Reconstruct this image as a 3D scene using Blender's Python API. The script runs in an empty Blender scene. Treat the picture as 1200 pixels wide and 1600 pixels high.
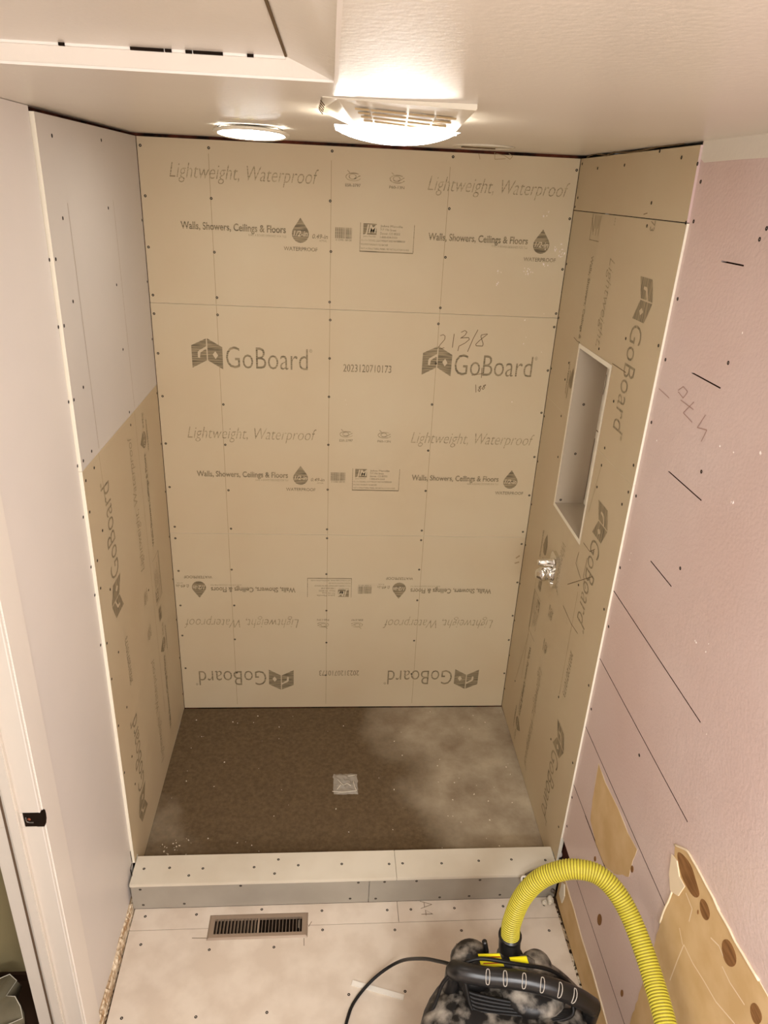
import bpy, bmesh, math, random
from mathutils import Vector, Matrix
random.seed(7)
scene = bpy.context.scene
COL = scene.collection

# ------------------------------------------------------------------ camera
Z0 = 0.036                                  # shower pan top above the bathroom floor
FOC = 1116.57                               # focal length in pixels of a 1200x1600 frame
CAM = Vector((0.6365, -2.6765, 2.2371 + Z0))
R_ = Vector((0.99657263, -0.06758234, 0.04770353))
U_ = Vector((-0.01526398, 0.41653532, 0.90899139))
F_ = Vector((0.08130197, 0.90660408, -0.41407612))
cd = bpy.data.cameras.new('camera')
cam = bpy.data.objects.new('camera', cd)
COL.objects.link(cam)
cd.sensor_fit = 'VERTICAL'; cd.sensor_height = 24.0; cd.lens = FOC / 1600 * 24.0
cd.clip_start = 0.02; cd.clip_end = 50
m = Matrix((R_, U_, -F_)).transposed().to_4x4(); m.translation = CAM
cam.matrix_world = m
scene.camera = cam
# ------------------------------------------------------------------ exposure, world, room lights
scene.view_settings.view_transform = 'Standard'
scene.view_settings.look = 'None'
scene.view_settings.exposure = 0.47
scene.view_settings.gamma = 1.0
scene.view_settings.use_curve_mapping = False
w = bpy.data.worlds.new('world'); scene.world = w; w.use_nodes = True
w.node_tree.nodes['Background'].inputs[0].default_value = (1.0, 0.9, 0.78, 1)
w.node_tree.nodes['Background'].inputs[1].default_value = 0.15

def area(name, loc, target, sx, sy, power, col):
    l = bpy.data.lights.new(name, 'AREA'); l.shape = 'RECTANGLE'; l.size = sx; l.size_y = sy
    l.energy = power; l.color = col
    o = bpy.data.objects.new(name, l); COL.objects.link(o); o.location = loc
    d = Vector(target) - Vector(loc)
    o.rotation_euler = d.to_track_quat('-Z', 'Y').to_euler()
    return o
area('rear_fill_light', (0.95, -3.85, 2.05), (0.8, -1.0, 0.9), 0.9, 0.25, 20, (0.96, 0.98, 1.0))  # unseen soft fill added behind the camera, not a fixture
area('ceiling_lamp', (1.05, -3.05, 2.37), (1.05, -3.05, 0), 0.35, 0.35, 22, (0.97, 0.985, 1.0))
area('hall_light', (-0.8, -2.2, 2.3), (-0.6, -1.2, 0.3), 0.3, 0.3, 4.5, (1.0, 0.88, 0.72))

# ------------------------------------------------------------------ frames of the planes
W = 1.49; FL = 0.0036; FR = -0.0193
H = 2.3583 + Z0; SL = (2.3655 - 2.3583) / W
def ceil_z(x): return H + SL * x
def fr_back(u, v, n=0): return Vector((u, -n, v))
def fr_left(u, v, n=0): return Vector((FL * u + n, -u, v))
def fr_right(u, v, n=0): return Vector((W + FR * u - n, -u, v))
def fr_floor(z): return lambda u, v, n=0: Vector((u, -v, z + n))
def ray(x, y): return R_ * ((x - 600) / FOC) - U_ * ((y - 800) / FOC) + F_
def hitp(x, y, nrm, k):
    d = ray(x, y); nrm = Vector(nrm); return CAM + d * ((k - CAM.dot(nrm)) / d.dot(nrm))
def hb(x, y, off=0): p = hitp(x, y, (0, 1, 0), -off); return (p.x, p.z)
def hl(x, y, off=0): p = hitp(x, y, (1, FL, 0), off); return (-p.y, p.z)
def hr(x, y, off=0): p = hitp(x, y, (1, FR, 0), W - off); return (-p.y, p.z)
def hf(x, y, z=0): p = hitp(x, y, (0, 0, 1), z); return (p.x, -p.y)
def hc(x, y, dz=0): p = hitp(x, y, (-SL, 0, 1), H + dz); return (p.x, -p.y)
def hd(x, y, t): return CAM + ray(x, y) * t

# ------------------------------------------------------------------ materials
def lin(c):
    return tuple(((v / 255) / 12.92 if v / 255 <= 0.04045 else ((v / 255 + 0.055) / 1.055) ** 2.4) for v in c) + (1,)
def mat(name, col, rough=0.7, spec=0.3, metal=0.0, noise=None, bump=None, emit=None, col2=None, alpha=None, coat=0):
    m = bpy.data.materials.new(name); m.use_nodes = True
    nt = m.node_tree; b = nt.nodes['Principled BSDF']
    b.inputs['Base Color'].default_value = lin(col)
    b.inputs['Roughness'].default_value = rough
    b.inputs['Specular IOR Level'].default_value = spec
    b.inputs['Metallic'].default_value = metal
    b.inputs['Coat Weight'].default_value = coat
    if alpha is not None: b.inputs['Alpha'].default_value = alpha
    geo = nt.nodes.new('ShaderNodeNewGeometry')
    if noise:                                # (scale, detail, lo, hi[, stretch])
        n = nt.nodes.new('ShaderNodeTexNoise'); n.inputs['Scale'].default_value = noise[0]; n.inputs['Detail'].default_value = noise[1]
        mp = nt.nodes.new('ShaderNodeMapping'); nt.links.new(geo.outputs['Position'], mp.inputs['Vector'])
        if len(noise) > 4: mp.inputs['Scale'].default_value = noise[4]
        nt.links.new(mp.outputs[0], n.inputs['Vector'])
        r = nt.nodes.new('ShaderNodeValToRGB'); r.color_ramp.elements[0].position = noise[2]; r.color_ramp.elements[1].position = noise[3]
        r.color_ramp.elements[0].color = lin(col); r.color_ramp.elements[1].color = lin(col2 or col)
        nt.links.new(n.outputs['Fac'], r.inputs[0]); nt.links.new(r.outputs[0], b.inputs['Base Color'])
    if bump:                                 # (scale, strength, distance)
        n = nt.nodes.new('ShaderNodeTexNoise'); n.inputs['Scale'].default_value = bump[0]; n.inputs['Detail'].default_value = 3
        nt.links.new(geo.outputs['Position'], n.inputs['Vector'])
        bp = nt.nodes.new('ShaderNodeBump'); bp.inputs['Strength'].default_value = bump[1]; bp.inputs['Distance'].default_value = bump[2]
        nt.links.new(n.outputs['Fac'], bp.inputs['Height']); nt.links.new(bp.outputs[0], b.inputs['Normal'])
    if emit:
        b.inputs['Emission Color'].default_value = emit[0]; b.inputs['Emission Strength'].default_value = emit[1]
    return m
M = {}
BOARD = (204, 188, 157)
M['board'] = mat('backer_board', BOARD, 0.62, 0.25, noise=(2.2, 4, 0.3, 0.75), col2=(199, 179, 146))
M['board_plain'] = mat('plain_board', (218, 210, 200), 0.5, 0.35, noise=(2.5, 3, 0.3, 0.7), col2=(211, 204, 195))
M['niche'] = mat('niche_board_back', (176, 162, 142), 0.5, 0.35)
M['core'] = mat('board_foam_core', (244, 236, 216), 0.8)
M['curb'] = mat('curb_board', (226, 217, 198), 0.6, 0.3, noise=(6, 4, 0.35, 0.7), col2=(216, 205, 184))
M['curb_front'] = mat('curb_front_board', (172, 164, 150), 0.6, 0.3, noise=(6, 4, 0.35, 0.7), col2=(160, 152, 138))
M['subfloor'] = mat('floor_board', (226, 212, 194), 0.6, 0.3, noise=(9, 11, 0.40, 0.60), col2=(214, 198, 179), bump=(60, 0.1, 0.002))
M['screw'] = mat('dark_screw', (36, 26, 16), 0.6, 0.25)
M['screw_recess'] = mat('screw_recess', (40, 30, 20), 0.8, 0.1)
M['white'] = mat('white_wall_paint', (236, 228, 220), 0.38, 0.4, noise=(3, 3, 0.3, 0.7), col2=(231, 224, 217), bump=(140, 0.06, 0.002))
M['casing'] = mat('casing_paint', (243, 235, 224), 0.35, 0.5)
M['jamb'] = mat('jamb_paint', (226, 216, 202), 0.35, 0.5)
M['ceiling'] = mat('ceiling_paint', (232, 224, 210), 0.28, 0.35, noise=(2, 3, 0.3, 0.7), col2=(227, 218, 204), bump=(95, 0.3, 0.0016))
M['pink'] = mat('pink_wall_paint', (222, 201, 195), 0.30, 0.5, noise=(2.5, 4, 0.3, 0.7), col2=(215, 189, 181), bump=(120, 0.42, 0.0024))
M['fibre'] = mat('torn_fibre_board', (218, 188, 142), 0.85, 0.1, noise=(12, 5, 0.35, 0.65), col2=(206, 173, 124))
M['torn'] = mat('torn_paper_edge', (238, 220, 190), 0.85, 0.1)
M['wood_hole'] = mat('brown_wood', (158, 116, 74), 0.8, 0.1, noise=(20, 4, 0.3, 0.7, (1, 1, 6)), col2=(120, 84, 52))
M['red_wood'] = mat('reddish_framing', (104, 52, 34), 0.8, 0.1, noise=(14, 4, 0.35, 0.6), col2=(30, 20, 14))
M['dark'] = mat('dark_cavity', (34, 25, 18), 0.9, 0.05)
M['pencil'] = mat('pencil_line', (112, 92, 66), 0.8, 0.1)
M['pencil_faint'] = mat('faint_pencil_line', (163, 142, 108), 0.8, 0.1)
M['groove_shadow'] = mat('open_joint', (110, 90, 72), .9, .05)
M['groove'] = mat('plank_groove', (74, 42, 34), 0.9, 0.05)
M['chrome'] = mat('chrome', (232, 229, 222), 0.2, 0.5, 1.0)
M['steel'] = mat('galvanised_steel', (150, 145, 140), 0.35, 0.5, 1.0)
M['plastic_white'] = mat('white_plastic', (222, 212, 190), 0.4, 0.4)
M['vent_yellow'] = mat('aged_vent_slot', (176, 152, 110), 0.6, 0.3)
M['lens'] = mat('lamp_lens', (255, 250, 240), 0.4, 0.3, emit=((1.0, 0.985, 0.96, 1), 12.0))
M['wafer'] = mat('downlight_lens', (255, 252, 245), 0.4, 0.3, emit=((1.0, 0.985, 0.96, 1), 13.0))
M['led'] = mat('yellow_led_chip', (250, 230, 120), 0.4, 0.3, emit=((1.0, 0.85, 0.25, 1), 1.0))
M['register'] = mat('brown_register_metal', (158, 138, 118), 0.4, 0.4, 0.2)
M['hose'] = mat('yellow_hose', (200, 188, 64), 0.4, 0.4)
M['hose_groove'] = mat('hose_groove', (140, 126, 40), 0.5, 0.3)
M['black'] = mat('black_plastic', (30, 28, 27), 0.32, 0.5)
M['black_matte'] = mat('black_rubber', (26, 24, 23), 0.5, 0.3)
M['dusty'] = mat('dusty_vacuum_plastic', (30, 27, 25), 0.42, 0.4, noise=(26, 10, 0.46, 0.74), col2=(178, 168, 154), bump=(20, 0.3, 0.004))
M['dusty2'] = mat('grey_dust_coated_plastic', (62, 56, 51), 0.5, 0.3, noise=(30, 9, 0.36, 0.68), col2=(176, 166, 150))
M['sticker'] = mat('yellow_sticker', (240, 224, 30), 0.4, 0.4)
M['sticker_ink'] = mat('sticker_ink', (170, 70, 30), 0.5, 0.3)
M['rib'] = mat('worn_rib_edge', (190, 182, 170), 0.5, 0.3)
M['stick'] = mat('white_vinyl', (240, 234, 222), 0.5, 0.4)
M['tape'] = mat('clear_crinkled_film', (206, 196, 180), 0.15, 0.6, alpha=0.62)
M['film_edge'] = mat('bright_film_crease', (236, 228, 208), 0.3, 0.5)
M['bag'] = mat('crumpled_grey_plastic', (128, 118, 94), 0.3, 0.5, noise=(14, 4, 0.3, 0.7), col2=(150, 140, 116))
M['hall'] = mat('olive_hall_paint', (168, 152, 112), 0.6, 0.3)
M['hall_floor'] = mat('dark_hall_floor', (60, 40, 28), 0.5, 0.3)
M['debris'] = mat('plaster_crumbs', (232, 222, 202), 0.9, 0.1)
M['chip'] = mat('white_paint_chip', (240, 226, 216), 0.8, 0.2)
M['rough_wood'] = mat('splintered_wood', (238, 222, 194), 0.85, 0.1, noise=(9, 6, 0.38, 0.62, (14, 1, 14)), col2=(168, 136, 100), bump=(60, 0.6, 0.004))

def ink_mat(name, ink, paper, stretch, lo=0.42, hi=0.56):
    return mat(name, ink, 0.65, 0.2, noise=(1.0, 2, lo, hi, stretch), col2=paper)
PAP = (176, 154, 118)
M['ink_h'] = ink_mat('faded_ink_rows', (108, 96, 74), (160, 143, 112), (12, 12, 330))
M['ink_h_faint'] = ink_mat('faint_ink_rows', (134, 119, 91), (182, 164, 131), (16, 16, 330))
M['ink_v'] = ink_mat('faded_ink_columns', (124, 112, 90), (168, 151, 120), (12, 330, 12))
M['ink_v_faint'] = ink_mat('faint_ink_columns', (148, 133, 104), (184, 166, 134), (16, 330, 16))

def pan_mat():
    m = bpy.data.materials.new('mortar_pan'); m.use_nodes = True; nt = m.node_tree; b = nt.nodes['Principled BSDF']
    N = nt.nodes.new; L = nt.links.new
    geo = N('ShaderNodeNewGeometry'); sep = N('ShaderNodeSeparateXYZ'); L(geo.outputs['Position'], sep.inputs[0])
    n1 = N('ShaderNodeTexNoise'); n1.inputs['Scale'].default_value = 3.2; n1.inputs['Detail'].default_value = 7; L(geo.outputs['Position'], n1.inputs['Vector'])
    n2 = N('ShaderNodeTexNoise'); n2.inputs['Scale'].default_value = 70; n2.inputs['Detail'].default_value = 6; L(geo.outputs['Position'], n2.inputs['Vector'])
    # dusty cement film that lies on the right half and in the front left corner
    a = N('ShaderNodeMath'); a.operation = 'MULTIPLY_ADD'; L(n1.outputs['Fac'], a.inputs[0]); a.inputs[1].default_value = 0.45; L(sep.outputs['X'], a.inputs[2])
    y = N('ShaderNodeMath'); y.operation = 'MULTIPLY_ADD'; L(sep.outputs['Y'], y.inputs[0]); y.inputs[1].default_value = 0.30; L(a.outputs[0], y.inputs[2])
    mr = N('ShaderNodeMapRange'); mr.interpolation_type = 'SMOOTHSTEP'; L(y.outputs[0], mr.inputs[0]); mr.inputs[1].default_value = 0.97; mr.inputs[2].default_value = 1.27
    a2 = N('ShaderNodeMath'); a2.operation = 'MULTIPLY_ADD'; L(sep.outputs['Y'], a2.inputs[0]); a2.inputs[1].default_value = -0.75; L(n1.outputs['Fac'], a2.inputs[2])
    a3 = N('ShaderNodeMath'); a3.operation = 'SUBTRACT'; L(a2.outputs[0], a3.inputs[0]); L(sep.outputs['X'], a3.inputs[1])
    mr2 = N('ShaderNodeMapRange'); mr2.interpolation_type = 'SMOOTHSTEP'; L(a3.outputs[0], mr2.inputs[0]); mr2.inputs[1].default_value = 0.86; mr2.inputs[2].default_value = 1.25; mr2.inputs[4].default_value = 0.8
    mx = N('ShaderNodeMath'); mx.operation = 'MAXIMUM'; L(mr.outputs[0], mx.inputs[0]); L(mr2.outputs[0], mx.inputs[1])
    dark = N('ShaderNodeValToRGB'); L(n2.outputs['Fac'], dark.inputs[0])
    dark.color_ramp.elements[0].position = 0.3; dark.color_ramp.elements[1].position = 0.75
    dark.color_ramp.elements[0].color = lin((88, 70, 46)); dark.color_ramp.elements[1].color = lin((112, 92, 64))
    n3 = N('ShaderNodeTexNoise'); n3.inputs['Scale'].default_value = 5; n3.inputs['Detail'].default_value = 11; n3.inputs['Roughness'].default_value = 0.62; L(geo.outputs['Position'], n3.inputs['Vector'])
    lt = N('ShaderNodeValToRGB'); L(n3.outputs['Fac'], lt.inputs[0])
    lt.color_ramp.elements[0].position = 0.25; lt.color_ramp.elements[1].position = 0.75
    lt.color_ramp.elements[0].color = lin((126, 106, 82)); lt.color_ramp.elements[1].color = lin((198, 184, 158))
    mix = N('ShaderNodeMix'); mix.data_type = 'RGBA'; L(mx.outputs[0], mix.inputs[0]); L(dark.outputs[0], mix.inputs[6]); L(lt.outputs[0], mix.inputs[7])
    L(mix.outputs[2], b.inputs['Base Color']); b.inputs['Roughness'].default_value = 0.75
    bp = N('ShaderNodeBump'); bp.inputs['Strength'].default_value = 0.25; bp.inputs['Distance'].default_value = 0.003; L(n2.outputs['Fac'], bp.inputs['Height']); L(bp.outputs[0], b.inputs['Normal'])
    return m
M['pan'] = pan_mat()

# ------------------------------------------------------------------ object helpers
def link(name, me, m, parent=None, loc=None):
    o = bpy.data.objects.new(name, me); COL.objects.link(o)
    if m is not None and not me.materials:
        for x in (m if isinstance(m, (list, tuple)) else [m]): me.materials.append(x)
    if loc is not None: o.location = loc
    if parent is not None: setpar(o, parent)
    return o
def setpar(o, p):
    o.parent = p
    base = p.location.copy()
    q = p.parent
    inv = Matrix.Translation(-wloc(p))
    o.matrix_parent_inverse = inv
def wloc(p):
    return Vector(p.get('_w', (0, 0, 0)))
def empty(name, loc, label, cat, group=None):
    o = bpy.data.objects.new(name, None); COL.objects.link(o); o.location = loc; o.empty_display_size = 0.05
    o['_w'] = tuple(loc); o['label'] = label; o['category'] = cat
    if group: o['group'] = group
    return o
def tag(o, label=None, cat=None, group=None, kind=None):
    if label: o['label'] = label
    if cat: o['category'] = cat
    if group: o['group'] = group
    if kind: o['kind'] = kind
    return o
def pyd(name, vs, fs, m, parent=None, smooth=False, mi=None):
    me = bpy.data.meshes.new(name); me.from_pydata([tuple(v) for v in vs], [], fs); me.update()
    o = link(name, me, m, parent)
    if mi:
        for p, i in zip(me.polygons, mi): p.material_index = i
    if smooth:
        for p in me.polygons: p.use_smooth = True
    return o
def box(name, fr, u0, u1, v0, v1, n0, n1, m, parent=None, bevel=0):
    """box in a plane's frame: u, v on the plane, n out of it"""
    vs = [fr(u, v, n) for n in (n0, n1) for v in (v0, v1) for u in (u0, u1)]
    fs = [(0, 1, 3, 2), (4, 6, 7, 5), (0, 4, 5, 1), (2, 3, 7, 6), (0, 2, 6, 4), (1, 5, 7, 3)]
    bm = bmesh.new(); bv = [bm.verts.new(v) for v in vs]
    for f in fs: bm.faces.new([bv[i] for i in f])
    bmesh.ops.recalc_face_normals(bm, faces=bm.faces)
    if bevel: bmesh.ops.bevel(bm, geom=list(bm.edges), offset=bevel, segments=2, affect='EDGES')
    me = bpy.data.meshes.new(name); bm.to_mesh(me); bm.free()
    return link(name, me, m, parent)
def wbox(name, x0, x1, y0, y1, z0, z1, m, parent=None, bevel=0):
    return box(name, lambda u, v, n: Vector((u, n, v)), x0, x1, z0, z1, y0, y1, m, parent, bevel)
def prism(name, fr, pts, n0, n1, m, parent=None, side_mat=None):
    """polygon outline on a plane, given thickness from n0 to n1 (n1 is the face seen)"""
    k = len(pts)
    vs = [fr(u, v, n1) for u, v in pts] + [fr(u, v, n0) for u, v in pts]
    fs = [tuple(range(k)), tuple(range(2 * k - 1, k - 1, -1))]
    mi = [0, 0]
    for i in range(k):
        j = (i + 1) % k; fs.append((i, i + k, j + k, j)); mi.append(1 if side_mat else 0)
    o = pyd(name, vs, fs, [m, side_mat] if side_mat else m, parent, mi=mi if side_mat else None)
    bm = bmesh.new(); bm.from_mesh(o.data); bmesh.ops.recalc_face_normals(bm, faces=bm.faces); bm.to_mesh(o.data); bm.free()
    return o
def strip(name, fr, lines, wd, m, parent=None, n=0.0007):
    """flat drawn line on a plane"""
    vs = []; fs = []
    for pts in lines:
        P = [Vector((a, b)) for a, b in pts]
        for i in range(len(P) - 1):
            d = P[i + 1] - P[i]
            if d.length < 1e-6: continue
            q = Vector((-d.y, d.x)).normalized() * (wd / 2)
            k = len(vs)
            for a in (P[i] - q, P[i + 1] - q, P[i + 1] + q, P[i] + q): vs.append(fr(a.x, a.y, n))
            fs.append((k, k + 1, k + 2, k + 3))
    return pyd(name, vs, fs, m, parent)
def tube(name, pts, r, m, parent=None, seg=10, cyclic=False, sub=6, rf=None, smooth=True, mfun=None):
    P = [Vector(p) for p in pts]; n = len(P)
    def cr(a, b, c, d, t): return 0.5 * ((2 * b) + (c - a) * t + (2 * a - 5 * b + 4 * c - d) * t * t + (3 * b - a - 3 * c + d) * t ** 3)
    S = []
    rng = n if cyclic else n - 1
    for i in range(rng):
        a = P[(i - 1) % n] if (cyclic or i > 0) else P[0] * 2 - P[1]
        b = P[i]; c = P[(i + 1) % n]; d = P[(i + 2) % n] if (cyclic or i + 2 < n) else P[-1] * 2 - P[-2]
        for k in range(sub): S.append(cr(a, b, c, d, k / sub))
    if not cyclic: S.append(P[-1].copy())
    if rf:                                   # resample evenly
        L = [0.0]
        for i in range(1, len(S)): L.append(L[-1] + (S[i] - S[i - 1]).length)
        step = rf[0]; N = int(L[-1] / step); T = []; j = 0
        for k in range(N + 1):
            s = k * step
            while j < len(L) - 2 and L[j + 1] < s: j += 1
            f = (s - L[j]) / max(1e-9, L[j + 1] - L[j]); T.append(S[j].lerp(S[j + 1], min(1, f)))
        S = T
    vs = []; fs = []; mi = []
    up = Vector((0.3, 0.2, 1)).normalized(); N = len(S)
    for i, p in enumerate(S):
        if cyclic: t = S[(i + 1) % N] - S[i - 1]
        else: t = S[min(i + 1, N - 1)] - S[max(i - 1, 0)]
        t.normalize()
        if i == 0: a = t.cross(up).normalized()
        else: a = (a - t * a.dot(t)).normalized()
        b = t.cross(a)
        rr = r * (rf[1](i) if rf else 1)
        for k in range(seg):
            th = 2 * math.pi * k / seg; vs.append(p + (a * math.cos(th) + b * math.sin(th)) * rr)
    for i in range(N if cyclic else N - 1):
        j = (i + 1) % N
        for k in range(seg):
            l = (k + 1) % seg; fs.append((i * seg + k, i * seg + l, j * seg + l, j * seg + k)); mi.append(mfun(i) if mfun else 0)
    if not cyclic:
        fs.append(tuple(range(seg - 1, -1, -1))); fs.append(tuple((N - 1) * seg + k for k in range(seg))); mi += [0, 0]
    return pyd(name, vs, fs, m, parent, smooth, mi if mfun else None)
def lathe(name, prof, m, parent=None, seg=32, origin=(0, 0, 0), axis='Z', sx=1, sy=1, rot=0, cap=True, smooth=True):
    vs = []; fs = []; o = Vector(origin)
    for r, z in prof:
        for k in range(seg):
            t = 2 * math.pi * k / seg + rot; a, b = r * math.cos(t) * sx, r * math.sin(t) * sy
            v = {'Z': Vector((a, b, z)), 'Y': Vector((a, z, b)), 'X': Vector((z, a, b))}[axis]; vs.append(o + v)
    n = len(prof)
    for i in range(n - 1):
        for k in range(seg):
            l = (k + 1) % seg; fs.append((i * seg + k, i * seg + l, (i + 1) * seg + l, (i + 1) * seg + k))
    if cap: fs.append(tuple(range(seg - 1, -1, -1))); fs.append(tuple((n - 1) * seg + k for k in range(seg)))
    ob = pyd(name, vs, fs, m, parent, smooth)
    bm = bmesh.new(); bm.from_mesh(ob.data); bmesh.ops.recalc_face_normals(bm, faces=bm.faces); bm.to_mesh(ob.data); bm.free()
    return ob

# screws: one shared mesh, a countersunk dark head with a recessed cross
def screw_mesh():
    vs = []; fs = []; seg = 10
    for r, z in ((0.0046, 0.0003), (0.0040, 0.0008), (0.0018, 0.0008), (0.0012, -0.0012)):
        for k in range(seg): t = 2 * math.pi * k / seg; vs.append((r * math.cos(t), r * math.sin(t), z))
    for i in range(3):
        for k in range(seg): l = (k + 1) % seg; fs.append((i * seg + k, i * seg + l, (i + 1) * seg + l, (i + 1) * seg + k))
    fs.append(tuple(3 * seg + k for k in range(seg)))
    me = bpy.data.meshes.new('screw'); me.from_pydata(vs, [], fs); me.materials.append(M['screw']); me.update(); return me
SCREW = screw_mesh()
def screws(fr, pts, parent, n=0.0):
    for u, v in pts:
        o = bpy.data.objects.new('screw', SCREW); COL.objects.link(o)
        p = fr(u, v, n); q = fr(u, v, n + 1) - p
        o.location = p; o.rotation_euler = q.to_track_quat('Z', 'Y').to_euler(); setpar(o, parent)

# ------------------------------------------------------------------ lettering
def letters(name, s, mp, a, b, width, cap, m, parent, shear=0.0, bold=0.0, n=0.0007, spacing=1.0):
    cu = bpy.data.curves.new('t', 'FONT'); cu.body = s; cu.shear = 0; cu.offset = bold; cu.space_character = spacing
    cu.resolution_u = 3; cu.size = 1.0
    ob = bpy.data.objects.new('t', cu); COL.objects.link(ob)
    dg = bpy.context.evaluated_depsgraph_get(); me = bpy.data.meshes.new_from_object(ob.evaluated_get(dg))
    bpy.data.objects.remove(ob); bpy.data.curves.remove(cu)
    xs = [v.co.x for v in me.vertices]; x0, x1 = min(xs), max(xs)
    sx = width / (x1 - x0); sy = cap / CAPH
    for v in me.vertices:
        x = (v.co.x - x0) * sx; y = v.co.y * sy
        v.co = mp(a + x + y * shear, b + y, n)
    me.materials.clear(); me.materials.append(m); me.update()
    return link(name, me, None, parent)
def cap_height():
    cu = bpy.data.curves.new('t', 'FONT'); cu.body = 'H'; cu.size = 1.0
    ob = bpy.data.objects.new('t', cu); COL.objects.link(ob)
    me = bpy.data.meshes.new_from_object(ob.evaluated_get(bpy.context.evaluated_depsgraph_get()))
    h = max(v.co.y for v in me.vertices); bpy.data.objects.remove(ob); bpy.data.curves.remove(cu); bpy.data.meshes.remove(me)
    return h
CAPH = cap_height()
def flats(name, mp, polys, m, parent, n=0.0007):
    vs = []; fs = []
    for p in polys:
        k = len(vs)
        for a, b in p: vs.append(mp(a, b, n))
        fs.append(tuple(range(k, k + len(p))))
    return pyd(name, vs, fs, m, parent)
def rect(a0, a1, b0, b1): return [(a0, b0), (a1, b0), (a1, b1), (a0, b1)]

def print_board(mp, parent, ink, faint, paper, ok=lambda a, b: True, ok_r=None):
    """the printing repeated over a sheet; mp maps sheet coordinates (a along, b up) to the wall"""
    P = 0.856
    def inside(a0, a1, b0, b1): return ok(a0, b0) and ok(a1, b1) and ok(a0, b1) and ok(a1, b0)
    for k in (0, 1):
        o = k * P
        # mark of two leaning panels with a light hook and diamond
        if inside(o + .136, o + .248, .685, .79):
            L = [[(o + .136, .770), (o + .190, .796), (o + .190, .716), (o + .136, .687)], [(o + .194, .797), (o + .248, .766), (o + .248, .684), (o + .194, .716)]]
            flats('printed_emblem', mp, L, ink, parent)
            hook = [[(o + .158, .726), (o + .165, .724), (o + .168, .744), (o + .186, .757), (o + .190, .755), (o + .190, .768), (o + .163, .752), (o + .158, .745)],
                    [(o + .222, .722), (o + .232, .735), (o + .222, .751), (o + .212, .738)]]
            flats('emblem_highlight', mp, hook, paper, parent, 0.0012)
        if inside(o + .26, o + .561, .69, .78):
            letters('printed_wordmark', 'GoBoard', mp, o + .260, .690, .301, .080, ink, parent, bold=-0.009)
            letters('printed_trademark', '®', mp, o + .566, .757, .012, .012, ink, parent)
        if inside(o + .10, o + .60, .40, .46):
            letters('printed_lettering', 'Lightweight, Waterproof', mp, (.100 if k == 0 else .968), .413, .486, .046, faint, parent, shear=0.22, bold=-0.012)
        if inside(o + .126, o + .484, .25, .28):
            letters('printed_lettering', 'Walls, Showers, Ceilings & Floors', mp, o + .126, .254, .358, .0225, ink, parent, bold=0.022)
            letters('printed_small_line', 'SURE. A BOARD DESIGNED FOR TILE', mp, o + .355, .239, .130, .007, faint, parent)
        if inside(o + .50, o + .57, .224, .306):
            pts = []
            cx, cy, r = o + .534, .254, .0295
            pts.append((cx, .306))
            for q in range(15):
                t = math.radians(35 - q * (250 / 14)); pts.append((cx + r * math.cos(t), cy + r * math.sin(t)))
            flats('printed_drop', mp, [pts], ink, parent)
            letters('drop_lettering', '1/2-in', mp, cx - .024, .246, .048, .018, paper, parent, shear=0.2, bold=0.015, n=0.0012)
        if inside(o + .476, o + .594, .20, .21):
            letters('printed_lettering', 'WATERPROOF', mp, o + .476, .198, .118, .0125, ink, parent, bold=0.015)
        if inside(o + .574, o + .63, .235, .26):
            letters('printed_lettering', '0.49-in', mp, o + .574, .241, .054, .014, ink, parent, shear=0.2, bold=0.01)
            letters('printed_small_line', 'ACTUAL', mp, o + .600, .231, .026, .006, ink, parent)
    if inside(.694, .876, .69, .72):
        letters('printed_batch_number', '2023120710173', mp, .694, .690, .182, .028, ink, parent, bold=0.004)
    for (a, c) in ((.686, 'ESR-3797'), (.836, 'P60-13N')):
        if inside(a, a + .055, .405, .46):
            arc = [[(a + .027 + .026 * math.cos(t * .42), .442 + .012 * math.sin(t * .42)) for t in range(2, 15)],
                   [(a + .024 + .012 * math.cos(t * .5), .443 + .008 * math.sin(t * .5)) for t in range(13)],
                   [(a + .006, .462), (a + .014, .455)], [(a + .030, .436), (a + .050, .447)]]
            strip('printed_approval_mark', mp, arc, .0028, faint, parent)
            letters('printed_small_line', c, mp, a, .412, .052, .009, ink, parent, bold=0.01)
    if inside(.655, .716, .235, .28):
        bars = []; x = .655
        rnd = random.Random(5)
        while x < .712:
            wd = rnd.choice((.0015, .0025, .0035)); bars.append(rect(x, x + wd, .245, .281)); x += wd + rnd.choice((.0015, .0025))
        flats('printed_barcode', mp, bars, ink, parent)
        letters('printed_small_line', '0 33981 08120', mp, .657, .237, .055, .006, ink, parent)
    if inside(.741, .93, .205, .30):
        strip('printed_frame', mp, [[(.742, .300), (.742, .206)], [(.931, .206), (.931, .300)]], .0018, ink, parent)
        strip('printed_frame', mp, [[(.741, .206), (.931, .206)]], .0036, ink, parent)
        flats('printed_emblem', mp, [rect(.752, .799, .262, .298)], ink, parent)
        letters('emblem_lettering', 'JM', mp, .757, .268, .038, .026, paper, parent, shear=0.2, bold=0.02, n=0.0012)
        letters('printed_small_line', 'Johns Manville', mp, .752, .254, .044, .0055, ink, parent)
        for i, (s, wd) in enumerate((('Johns Manville', .078), ('717 17th Street', .056), ('Denver, CO 80202', .070), ('1-800-654-3103', .060))):
            letters('printed_small_line', s, mp, .812, .288 - i * .012, wd, .0075, ink, parent)
        for i, (s, wd) in enumerate((('1/2 x 3 x 5 BOARD, LIGHTWEIGHT AND WATERPROOF', .155), ('POLYISOCYANURATE TILE BACKER', .095), ('NOT A STRUCTURAL PANEL, SEE INSTALLATION GUIDE', .170))):
            letters('printed_small_line', s, mp, .746, .240 - i * .0135, wd, .0062, ink, parent)

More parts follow.
